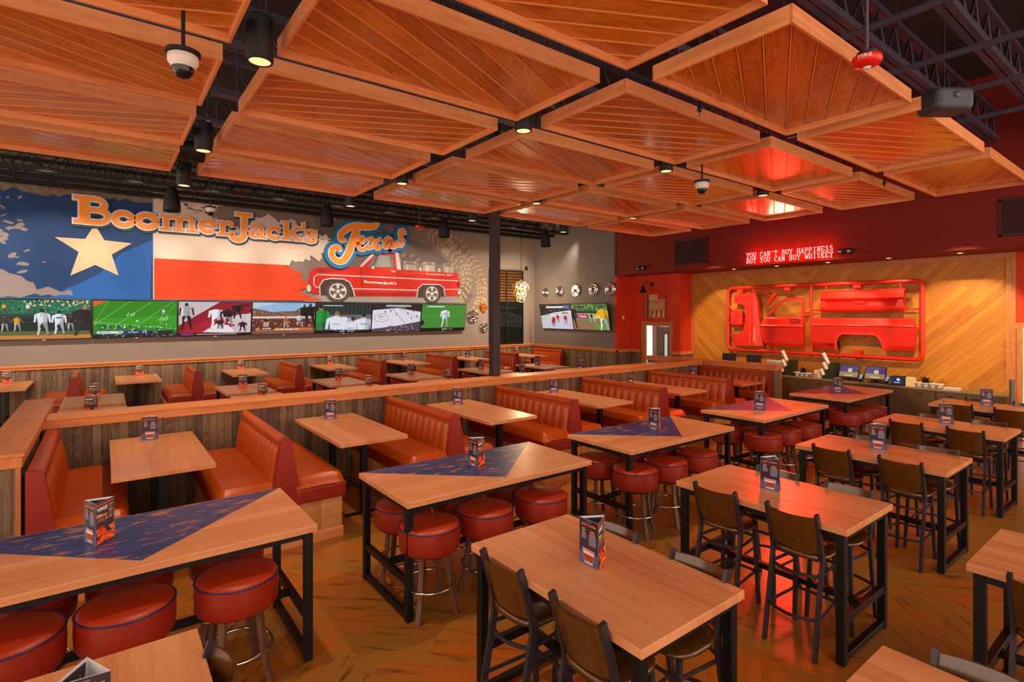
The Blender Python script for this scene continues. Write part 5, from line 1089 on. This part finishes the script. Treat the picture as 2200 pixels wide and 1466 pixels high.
# ================================================================== RIGHT WALL: neon, vents, poster, emergency lights
cs = lambda *a: arc(*a)
NG = {'Y': [[(0, 1), (.5, .5), (1, 1)], [(.5, .5), (.5, 0)], [(-.1, 1), (.25, 1)], [(.75, 1), (1.1, 1)], [(.25, 0), (.75, 0)]], 'O': [arc(.5, .5, .48, .5, 0, 360, 16)], 'U': [[(.12, 1), (.12, .35)] + arc(.5, .33, .38, .33, 180, 360, 8) + [(.88, 1)], [(-.05, 1), (.3, 1)], [(.7, 1), (1.05, 1)]],
 'C': [arc(.55, .5, .5, .5, 50, 310, 14), [(.9, 1), (.9, .7)]], 'A': [[(.08, 0), (.5, 1), (.92, 0)], [(.25, .36), (.75, .36)], [(-.08, 0), (.26, 0)], [(.74, 0), (1.08, 0)]], 'N': [[(.15, 0), (.15, 1), (.85, 0), (.85, 1)], [(0, 0), (.35, 0)], [(-.05, 1), (.15, 1)], [(.65, 1), (1.05, 1)]],
 "'": [[(.5, 1), (.45, .7)]], 'T': [[(.5, 0), (.5, 1)], [(0, .75), (0, 1), (1, 1), (1, .75)], [(.28, 0), (.72, 0)]], 'B': [[(.15, 0), (.15, 1)], [(0, 1), (.6, 1)] + arc(.6, .76, .28, .24, 90, -90, 8) + [(.15, .52)], [(.6, .52)] + arc(.62, .26, .33, .26, 90, -90, 8) + [(0, 0)]],
 'H': [[(.12, 0), (.12, 1)], [(.88, 0), (.88, 1)], [(.12, .5), (.88, .5)], [(-.04, 0), (.3, 0)], [(.7, 0), (1.04, 0)], [(-.04, 1), (.3, 1)], [(.7, 1), (1.04, 1)]], 'P': [[(.15, 0), (.15, 1)], [(0, 1), (.6, 1)] + arc(.6, .73, .32, .27, 90, -90, 8) + [(.15, .46)], [(0, 0), (.4, 0)]],
 'I': [[(.5, 0), (.5, 1)], [(.2, 0), (.8, 0)], [(.2, 1), (.8, 1)]], 'E': [[(.15, 0), (.15, 1)], [(0, 1), (.9, 1), (.9, .78)], [(.15, .52), (.6, .52)], [(0, 0), (.95, 0), (.95, .24)]], 'S': [smooth_path([(.85, .8), (.5, 1), (.14, .78), (.5, .52), (.88, .25), (.5, 0), (.1, .22)], 4)],
 'W': [[(0, 1), (.25, 0), (.5, .7), (.75, 0), (1, 1)], [(-.1, 1), (.18, 1)], [(.82, 1), (1.1, 1)]], 'K': [[(.15, 0), (.15, 1)], [(.85, 1), (.15, .42)], [(.35, .55), (.9, 0)], [(0, 0), (.35, 0)], [(0, 1), (.35, 1)], [(.65, 1), (1.0, 1)], [(.7, 0), (1.05, 0)]]}
ne = thing('neon_sign', "red neon sign reading YOU CAN'T BUY HAPPINESS BUT YOU CAN BUY WHISKEY", 'neon sign', (14.5, 8.09, 0))
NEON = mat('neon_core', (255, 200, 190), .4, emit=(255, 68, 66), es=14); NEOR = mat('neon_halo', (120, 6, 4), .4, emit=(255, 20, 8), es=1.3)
for ln, (tx_, zb) in enumerate((("YOU CAN'T BUY HAPPINESS", 4.275), ("BUT YOU CAN BUY WHISKEY", 4.115))):
    pw = 2.28 / 23; q = MB(); g_ = MB()
    for i, c_ in enumerate(tx_):
        if c_ == ' ': continue
        for path in [p__ for p_ in NG[c_] for p__ in split_sharp(p_)]:
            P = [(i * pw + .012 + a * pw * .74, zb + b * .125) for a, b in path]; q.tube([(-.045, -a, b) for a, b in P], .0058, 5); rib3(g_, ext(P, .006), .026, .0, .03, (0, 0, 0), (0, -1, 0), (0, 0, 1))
    q.build('neon_tubes', NEON, ne); g_.build('letter_backing', NEOR, ne)  # wider emissive ribbons paint the red glow around the tubes
spot('neon_glow', (14.2, 6.95, 4.3), (6.0, 3.4, 1.6), 420, 120, 1, (1, .04, .02), .3)
for k in range(4): pointl('neon_glow', (14.25, 7.8 - k * .58, 4.26), 12, (1, .05, .02), .12)
def vent(lab, y, z, w, h):
    t = thing('vent_grille', lab, 'vent', (14.5, y, z), 0, 'return air grilles')
    MB().box(-.02, -w, 0, 0, 0, h).build('backing', mat('grille_dark', (40, 10, 10), .8), t)
    q = MB().box(-.035, -w, 0, -.0, -w + .04, h).box(-.035, -.04, 0, 0, 0, h).box(-.035, -w, 0, 0, 0, .04).box(-.035, -w, h - .04, 0, 0, h); q.build('frame', mat('grille_frame', (70, 18, 18), .6), t)
    q = MB(); n = int(h / .035)
    for k in range(1, n): q.box(-.032, -w + .04, k * h / n, -.018, -.04, k * h / n + .012)
    q.build('louvers', mat('grille_frame', (70, 18, 18), .6), t)
vent('dark louvered air grille on the red wall above the alcove', 10.49, 4.24, 1.17, .76); vent('dark louvered air grille on the red wall at the right edge', 2.71, 4.26, 1.3, .76)
for lab, y in (('black twin-head emergency light on the red wall above the alcove', 11.82), ('black twin-head emergency light right of the neon sign', 5.55)):
    t = thing('emergency_light', lab, 'emergency light', (14.5, y, 4.17), 0, 'emergency lights')
    MB().box(-.08, -.17, 0, 0, .17, .12).build('housing', BLACK, t, bevel=.02, seg=3)
    for s in (-1, 1): MB().lathe([(0, .03), (.035, .03), (.04, 0)], (-.085, s * .1, .05), 14, Matrix.Rotation(math.radians(-90), 3, 'Y')).build('lamp_head', mat('dim_lens', (160, 160, 170), .2), t)
for i, y in enumerate(SOFF):
    t = thing('recessed_downlight', f'small recessed downlight under the red soffit, {ORD[i]} from the left', 'ceiling light', (15.2, y, 4.05), 0, 'soffit downlights')
    MB().lathe([(.07, 0), (.07, -.008), (.05, -.008), (.045, .0)], n=20).build('trim_ring', WHITE, t); MB().lathe([(.045, -.003), (0, -.003)], n=16).build('lens', GLOW, t)
# poster and gooseneck lamp
ps = thing('wall_picture', 'square picture of vintage car parts hung above the kitchen door', 'picture', (15.22, 11.82, 2.955))
cv = Canvas((0, .41, -.41), (0, -1, 0), (0, 0, 1), .0006); w = h = .82
cv.rect(0, 0, w, h, (196, 130, 70)); cv.rect(.04, 0, .12, h, (60, 40, 70)); cv.rect(.14, .62, .5, h, (214, 170, 110)); cv.rect(.5, .66, w, h, (190, 40, 30)); rr = random.Random(4)
for k, (a, b, r_) in enumerate(((.3, .42, .13), (.5, .4, .11), (.66, .45, .09))): cv.ell(a, b, r_, r_ * .9, (226, 180, 120)); cv.ell(a, b, r_ * .7, r_ * .6, (150, 80, 40)); cv.ell(a, b, r_ * .4, r_ * .35, (236, 200, 150))
for k in range(9): cv.poly([(.14 + k * .07, .03), (.2 + k * .07, .03), (.3 + k * .06, .26), (.22 + k * .06, .26)], [(226, 150, 80), (150, 60, 30), (240, 190, 120)][k % 3], k == 0)
cv.build('print', PRINT, ps); MB().box(.001, -.41, -.41, .025, .41, .41).build('panel', BLACK, ps)
gl = thing('gooseneck_lamp', 'black gooseneck barn lamp over the picture in the alcove', 'wall lamp', (15.245, 11.98, 3.72))
MB().lathe([(.07, 0), (.07, .025), (0, .025)], n=20, M=Matrix.Rotation(math.radians(-90), 3, 'Y'), smooth=False).build('wall_plate', BLACK, gl)
MB().tube(smooth_path([(0, 0, 0), (-.12, 0, .05), (-.30, .02, .06), (-.40, .05, -.02), (-.42, .06, -.08)], 5), .012, 8).build('arm', BLACK, gl)
MB().lathe([(.13, -.22), (.12, -.2), (.07, -.08), (.045, 0), (0, .01)], (-.42, .06, -.08), 28).build('shade', BLACK, gl)
spot('gooseneck_spot', (14.85, 12.0, 3.48), (15.25, 11.8, 2.9), 60, 110, .6, (1, .8, .55), .04)
put(MB().box(14.78, 12.915, 2.5, 14.87, 12.93, 2.62).build('light_switch', WHITE, bevel=.004), 'small white switch plate on the bright red wall return', 'switch')

# ================================================================== MODEL-KIT TRUCK SCULPTURE
SX = 15.72
ws = thing('truck_sculpture', 'red truck body parts in a tubular model-kit frame on the plank wall', 'wall sculpture', (SX, 0, 0))
def T2(pts, x=0): return [(x, y, z) for y, z in pts]
rc = .16; yl, yr, zt_, zb_ = 9.40, 4.33, 3.50, 1.58
fp = [(yl - .0, zb_ + rc)] + [(yl, zt_ - rc)] + [(yl - rc + rc * math.cos(a), zt_ - rc + rc * math.sin(a)) for a in [math.pi / 2 * k / 5 for k in range(1, 6)]] + [(yr + rc, zt_)] + [(yr + rc - rc * math.sin(a), zt_ - rc + rc * math.cos(a)) for a in [math.pi / 2 * k / 5 for k in range(1, 6)]] + [(yr, zb_ + rc)] + [(yr + rc - rc * math.cos(a), zb_ + rc - rc * math.sin(a)) for a in [math.pi / 2 * k / 5 for k in range(1, 6)]] + [(yl - rc, zb_)] + [(yl - rc + rc * math.sin(a), zb_ + rc - rc * math.cos(a)) for a in [math.pi / 2 * k / 5 for k in range(1, 5)]]
MB().tube(T2(fp), .052, 12, True).build('sprue_frame', RED, ws)
MB().tube([(0, 6.888, zt_), (0, 6.888, zb_)], .038, 10).build('sprue_bar', RED, ws)
for a, b in (((8.56, 3.5), (8.56, 3.28)), ((9.38, 2.02), (9.17, 2.02)), ((8.28, 1.6), (8.25, 1.78)), ((7.9, 1.6), (7.9, 1.78)), ((7.1, 1.6), (7.1, 1.8)), ((6.9, 2.73), (7.05, 2.73)), ((6.9, 2.80), (6.58, 2.80)), ((6.9, 2.53), (6.80, 2.53)), ((6.5, 3.5), (6.5, 3.3)), ((4.78, 3.5), (4.78, 3.3)), ((4.35, 2.82), (4.70, 2.82)), ((4.35, 2.36), (4.47, 2.36)), ((9.38, 2.42), (9.25, 2.42)), ((9.4, 2.95), (9.16, 2.80)), ((9.38, 2.72), (9.2, 2.7))): MB().tube([(0, *a), (0, *b)], .022, 8).build('sprue_stub', RED, ws)
for y, z in ((9.0, 3.40), (7.55, 3.42), (5.75, 3.42), (5.75, 1.68)): MB().box(-.02, y - .09, z - .06, .175, y + .09, z + .06).build('wall_bracket', RED, ws, bevel=.01)
def pressed(name, poly, prof, axis='z', parent=ws, back=.0, bevel=0):
    """sheet panel whose front bulges towards the room by prof(coord)"""
    ks = [p[0] for p in prof]
    def dep(c):
        if c <= ks[0]: return prof[0][1]
        for (a, da), (b, db) in zip(prof, prof[1:]):
            if c <= b: return da + (db - da) * (c - a) / (b - a)
        return prof[-1][1]
    ia = 1 if axis == 'z' else 0; q = MB(); co = (0, 1) if axis == 'z' else (1, 0)
    cuts = [-99] + ks + [99]; polys = poly if isinstance(poly[0], list) else [poly]
    for poly, a, b in [(pl_, a_, b_) for pl_ in polys for a_, b_ in zip(cuts, cuts[1:])]:
        p = clip(clip(poly, co[0], co[1], a, 1), co[0], co[1], b, -1)
        if len(p) < 3: continue
        vs = [(-dep(c[ia]), c[0], c[1]) for c in p]; tr = tessellate_polygon([[Vector((c[0], c[1], 0)) for c in p]]); q.add(vs, tr, True)
    for poly, i in [(pl_, i_) for pl_ in polys for i_ in range(len(pl_))]:
        n = len(poly); a, b = poly[i], poly[(i + 1) % n]; ts = sorted([0, 1] + [(k - a[ia]) / (b[ia] - a[ia]) for k in ks if abs(b[ia] - a[ia]) > 1e-6 and 0 < (k - a[ia]) / (b[ia] - a[ia]) < 1])
        pts = [(a[0] + (b[0] - a[0]) * t, a[1] + (b[1] - a[1]) * t) for t in ts]
        for c, d in zip(pts, pts[1:]): q.add([(-dep(c[ia]), *c), (-dep(d[ia]), *d), (back, *d), (back, *c)], [(0, 1, 2, 3)])
    o = q.build(name, RED, parent); return o
bed = [(6.809, 2.585), (4.52, 2.595), (4.45, 2.42), (4.43, 2.30), (4.47, 1.80), (4.60, 1.79), (5.095, 1.774)] + [(5.14, 1.95), (5.20, 2.08), (5.30, 2.15)] + [(6.03, 2.15), (6.12, 2.08), (6.17, 1.95), (6.17, 1.723), (6.70, 1.73), (6.78, 1.80), (6.822, 1.95)]
pressed('bed_side', bed, [(1.72, .05), (1.9, .12), (2.3, .16), (2.36, .165), (2.385, .19), (2.41, .165), (2.585, .10), (2.6, .05)])
pressed('bed_side_arch', [(5.095, 1.774), (5.14, 1.95), (5.20, 2.08), (5.30, 2.15), (6.03, 2.15), (6.12, 2.08), (6.17, 1.95), (6.17, 1.723), (6.215, 1.723), (6.215, 1.96), (6.15, 2.12), (6.04, 2.20), (5.29, 2.20), (5.16, 2.11), (5.09, 1.96), (5.05, 1.774)], [(1.7, .19), (2.2, .19)])
tl = pressed('tailgate', [(6.577, 3.315), (4.671, 3.325), (4.671, 2.745), (6.60, 2.733)], [(2.735, .10), (2.80, .16), (2.86, .17), (2.90, .07), (3.0, .05), (3.06, .12), (3.10, .17), (3.28, .11), (3.32, .04)])
MB().box(-.11, 5.52, 2.955, -.03, 5.78, 3.03).build('tailgate_handle', RED, tl, bevel=.01)
for s, y in ((1, 6.50), (-1, 4.76)): MB().prism([(-y - s * .08, 3.05), (-y + s * .02, 3.05), (-y + s * .1, 2.86), (-y - s * .08, 2.86)], (0, 0, 0), (0, -1, 0), (0, 0, 1), .05, .16).build('tailgate_gusset', RED, tl)
fen = [[(8.735, 3.315), (8.56, 3.33), (8.42, 3.31), (8.38, 3.1), (8.351, 2.612), (8.30, 2.1), (8.24, 1.80), (8.24, 1.73), (8.735, 1.72)],
       [(9.12, 3.25), (9.06, 3.285), (8.735, 3.315), (8.735, 2.80), (8.77, 2.92), (8.86, 2.99), (9.155, 3.03)],
       [(8.735, 2.80), (8.735, 1.72), (9.177, 1.711), (9.177, 2.0), (9.0, 2.05), (8.87, 2.12), (8.79, 2.25), (8.755, 2.45)]]
pressed('front_fender', fen, [(8.24, .05), (8.38, .12), (8.47, .17), (8.52, .16), (8.56, .12), (8.60, .17), (8.8, .15), (9.18, .10)], 'y')
cvv = Canvas((-.175, 8.40, 1.85), (0, 0, 1), (0, 1, 0), -.0006); cvv.text('Jimmy', .0, .0, .42, .09, (236, 210, 200), .25, .0); cvv.build('script_badge', PRINT, ws)
dn = pressed('door_panel', [(8.269, 2.35), (8.20, 2.5), (8.147, 2.60), (7.058, 2.60), (7.04, 2.43), (7.05, 1.75), (8.13, 1.75), (8.23, 1.95), (8.262, 2.11)], [(1.75, .08), (1.85, .12), (2.25, .16), (2.30, .17), (2.34, .20), (2.37, .17), (2.55, .13), (2.6, .1)])
q = MB().strap([(-.09, 8.10, 2.60), (-.08, 7.90, 2.82), (-.075, 7.72, 3.02), (-.075, 7.60, 3.09), (-.075, 7.45, 3.12), (-.075, 7.10, 3.11), (-.08, 7.06, 3.05), (-.1, 7.08, 2.6)], .07, .05, upv=(1, 0, 0)); q.build('window_frame', RED, dn)
MB().box(-.165, 7.13, 2.44, -.14, 7.40, 2.55).build('handle_recess', mat('recess_shade_red', (110, 10, 6), .4), dn, bevel=.01); MB().box(-.19, 7.16, 2.47, -.16, 7.37, 2.50).build('door_handle', RED, dn)  # raised block in darker red paints the shade inside the handle recess
q = MB().tube(smooth_path([(0, 8.19, 3.5), (-.02, 8.19, 3.33), (-.06, 8.08, 3.24), (-.08, 7.97, 3.21)], 4), .025, 8); q.build('mirror_arm', RED, ws)
q = MB().bar((-.08, 7.86, 3.28), (-.08, 8.08, 2.96), .10, .10); q.build('wing_mirror', RED, ws, bevel=.02)
jc = pressed('jerry_can', [(9.25, 2.74), (9.18, 2.795), (8.90, 2.795), (8.86, 2.75), (8.86, 2.36), (8.89, 2.325), (9.22, 2.325), (9.25, 2.36)], [(2.32, .06), (2.36, .10), (2.75, .10), (2.79, .06)])
q = MB()
for p in ([(9.2, 2.70), (9.1, 2.60), (9.0, 2.60), (8.9, 2.70)], [(9.2, 2.38), (9.1, 2.47), (9.0, 2.47), (8.9, 2.38)]): q.tube([(-.10, *a) for a in p], .010, 6)
q.tube([(-.05, 9.12, 2.78), (-.05, 9.10, 2.83), (-.05, 8.96, 2.83), (-.05, 8.94, 2.78)], .015, 6).tube([(-.05, 9.16, 2.78), (-.05, 9.30, 2.90), (-.05, 9.36, 2.95)], .022, 8); q.build('can_ribs', RED, jc)

# ================================================================== SERVICE COUNTER
CH = .95; XF = 15.3
put(MB().box(XF - .03, 2.72, CH - .045, 15.86, 9.6, CH).build('countertop', CTOP, bevel=.004), 'long stone service countertop along the plank wall', 'countertop')
cb = None
for i in range(6):
    y = 9.0 - i * 1.12; lab = f'taupe two-door base cabinet under the service counter, {ORD[i]} from the left'
    if cb is None:
        cb = thing('base_cabinet', lab, 'cabinet', (XF, y, 0), 0, 'base cabinets under the counter')
        MB().box(.0, -.555, .1, .56, .555, CH - .046).build('carcass', CAB, cb); MB().box(.06, -.555, 0, .56, .555, .1).build('toe_kick', BLACK, cb)
        for s in (-1, 1):
            d = MB().box(-.02, min(s * .004, s * .55), .12, 0, max(s * .004, s * .55), CH - .06).build('door', CAB, cb, bevel=.003, seg=1)
            MB().box(-.045, s * .28 - .06, .83, -.02, s * .28 + .06, .842).build('handle', CHR, d)
    else: dup(cb, (XF, y, 0), 0, lab)
def item(name, lab, cat, y, x=15.55, z=CH, g=None): return thing(name, lab, cat, (x, y, z), 0, g)
ORW = mat('carton_white', (206, 196, 186), .6)
k = 0
for (y, x, z, w_, lab) in ((7.95, 15.62, CH, .22, 'white takeout carton stack left of the cup dispensers, lower left'), (7.70, 15.6, CH, .24, 'white takeout carton stack left of the cup dispensers, right one')):
    t = item('takeout_box_stack', lab, 'takeout boxes', y, x, z, 'takeout boxes on the counter')
    for j in range(5): MB().box(-.11, -w_ / 2, j * .078, .11, w_ / 2, j * .078 + .07).build('takeout_box', ORW, t, bevel=.012)
def cup_disp(lab, y):
    t = item('cup_dispenser', lab, 'cup dispenser', y, 15.55, CH, 'slanted cup dispensers')
    q = MB(); q.prism([(-.14, 0), (.16, 0), (.18, .42), (.08, .44)], (0, .0, 0), (0, -1, 0), (0, 0, 1), -.14, .14); q.build('body', mat('dispenser_green', (44, 44, 26), .4), t, bevel=.01)
    for yy, zz, s in ((.10, .10, .17), (.02, .26, .2), (-.02, .42, .30)):
        d = Vector((0, .45, .9)).normalized(); p = Vector((-.15, yy, zz)); c_ = MB().tube([p, p + d * s * .5, p + d * s], .05, 14, radii=[.04, .045, .05]); c_.build('cup_sleeve', WHITE, t)
cup_disp('slanted cup dispenser at the left end of the counter', 7.42); cup_disp('slanted cup dispenser left of the two registers', 6.33)
def tray(lab, y, heap):
    t = item('condiment_tray', lab, 'tray', y, 15.55, CH, 'condiment trays')
    MB().box(-.10, -.27, .09, .10, .27, .105).build('rim', WHITE, t, bevel=.006)
    q = MB()
    for j in range(4): q.lathe([(.0, 0), (.05, .0), (.062, .03), (.066, .09)], (0, -.2 + j * .133, 0), 16)
    q.build('cups', WHITE, t)
    if heap:
        r_ = random.Random(2); q = MB()
        for j in range(26): q.bar((r_.uniform(-.06, .06), heap + r_.uniform(-.08, .08), .1), (r_.uniform(-.09, .09), heap + r_.uniform(-.11, .11), .1 + r_.uniform(.05, .15)), .018, .008)
        put(q.build('packet_heap', BLACK, t), None, kind='stuff')
tray('white four-cup tray with dark packets, left of the second cup dispenser', 6.99, .02); tray('white four-cup tray with dark packets at the right part of the counter', 4.15, .06)
put(MB().lathe([(0, 0), (.055, 0), (.06, .12), (0, .12)], (15.5, 6.72, CH), 20, smooth=False).build('red_cup', mat('cup_red', (200, 30, 24), .4)), 'short red cup behind the left tray', 'cup')
put(MB().lathe([(0, 0), (.06, 0), (.06, .12), (0, .12)], (15.42, 6.66, CH), 20, smooth=False).build('grey_cup', mat('cup_grey', (160, 130, 120), .4)), 'squat beige cup right of the left tray', 'cup')
for lab, y, n in (('upright stack of cream napkins beside the second cup dispenser', 6.60, 1), ('upright stack of cream napkins right of the tablets', 4.50, 1)):
    t = item('napkin_stack', lab, 'napkins', y, 15.5, CH, 'napkin stacks')
    for j in range(4): MB().box(-.07 + j * .035, -.09, 0, -.045 + j * .035, .09, .2 + (j % 2) * .015).build('napkin', mat('cream_paper', (222, 196, 150), .7), t)
def pos(lab, y):
    t = item('register_terminal', lab, 'register', y, 15.55, CH, 'register terminals')
    MB().box(-.12, -.16, 0, .12, .16, .02).tube([(.0, 0, .02), (.03, 0, .2)], .03, 10).build('stand', BLACK, t)
    U = Vector((0, -1, 0)); V = Vector((.42, 0, .9)).normalized(); nn = U.cross(V); O = Vector((-.10, .23, .09))
    q = MB(); q.prism([(0, 0), (.46, 0), (.46, .34), (0, .34)], O, U, V, -.025, 0); q.build('display_case', BLACK, t, bevel=.006)
    cv = Canvas(O + nn * .001, U, V, .0004); cv.rect(.015, .15, .445, .325, (60, 50, 110)); cv.rect(.015, .015, .445, .15, (150, 124, 80)); cv.ell(.25, .2, .05, .05, (230, 236, 240)); cv.ell(.25, .2, .034, .034, (226, 150, 60)); cv.rect(.13, .05, .33, .065, (230, 230, 230)); cv.build('display', mat_scr2, t)
mat_scr2 = attr_mat('dim_screen', .9)
pos('touchscreen register on the counter, left one of two', 5.86); pos('touchscreen register on the counter, right one of two', 5.26)
for lab, y in (('small card reader with blue screen between the registers', 5.56), ('small card reader with blue screen right of the registers', 4.98)):
    t = item('card_reader', lab, 'card reader', y, 15.45, CH, 'card readers')
    MB().box(-.06, -.05, 0, .06, .05, .02).tube([(0, 0, .02), (0, 0, .1)], .02, 8).build('base', BLACK, t)
    U = Vector((0, -1, 0)); V = Vector((.7, 0, .7)).normalized(); O = Vector((-.06, .045, .07)); q = MB(); q.prism([(0, 0), (.09, 0), (.09, .17), (0, .17)], O, U, V, -.03, 0); q.build('body', BLACK, t, bevel=.006)
    cv = Canvas(O + U.cross(V) * .001, U, V, .0004); cv.rect(.01, .08, .08, .16, (90, 160, 220)); cv.rect(.01, .02, .08, .07, (150, 130, 110)); cv.build('screen', mat_scr2, t)
tb = item('tablet_rack', 'dark rack holding a row of upright tablets, front one lit blue', 'tablet rack', 4.76, 15.45)
MB().box(-.1, -.15, 0, .2, .15, .02).build('base', BLACK, tb)
for j in range(5): MB().box(-.08 + j * .05, -.15 - j * .0, .02, -.055 + j * .05, .12, .22).build('tablet', BLACK, tb, bevel=.006)
cv = Canvas((-.082, .11, .035), (0, -1, 0), (0, 0, 1), .0004); cv.rect(0, 0, .25, .17, (20, 40, 90)); cv.ell(.15, .11, .035, .035, (200, 220, 230)); cv.rect(.06, .03, .18, .045, (220, 226, 236)); cv.build('screen', mat_scr2, tb)
t = item('paper_stack', 'loose stack of white papers and a clipboard at the right end of the counter', 'papers', 3.7, 15.5); r_ = random.Random(1)
for j in range(4): MB().prism([(-.1 + r_.uniform(-.03, .03), -.16), (.12, -.15 + r_.uniform(-.03, .03)), (.12, .15), (-.1, .15 + r_.uniform(-.03, .03))], (0, 0, j * .012), (1, 0, 0), (0, 1, 0), 0, .008).build('sheet', PAPER, t)
for lab, y in (('thin dark tablet lying behind the wing cap, left one', 9.3), ('thin dark tablet lying behind the wing cap, right one', 8.5)):
    t = item('monitor_top', lab, 'monitor', y, 15.6, CH, 'monitors behind the wing')
    MB().box(0, -.22, .2, .03, .22, .5).build('panel', BLACK, t); MB().box(-.08, -.1, 0, .1, .1, .02).tube([(.015, 0, 0), (.015, 0, .3)], .02, 8).build('stand', BLACK, t)
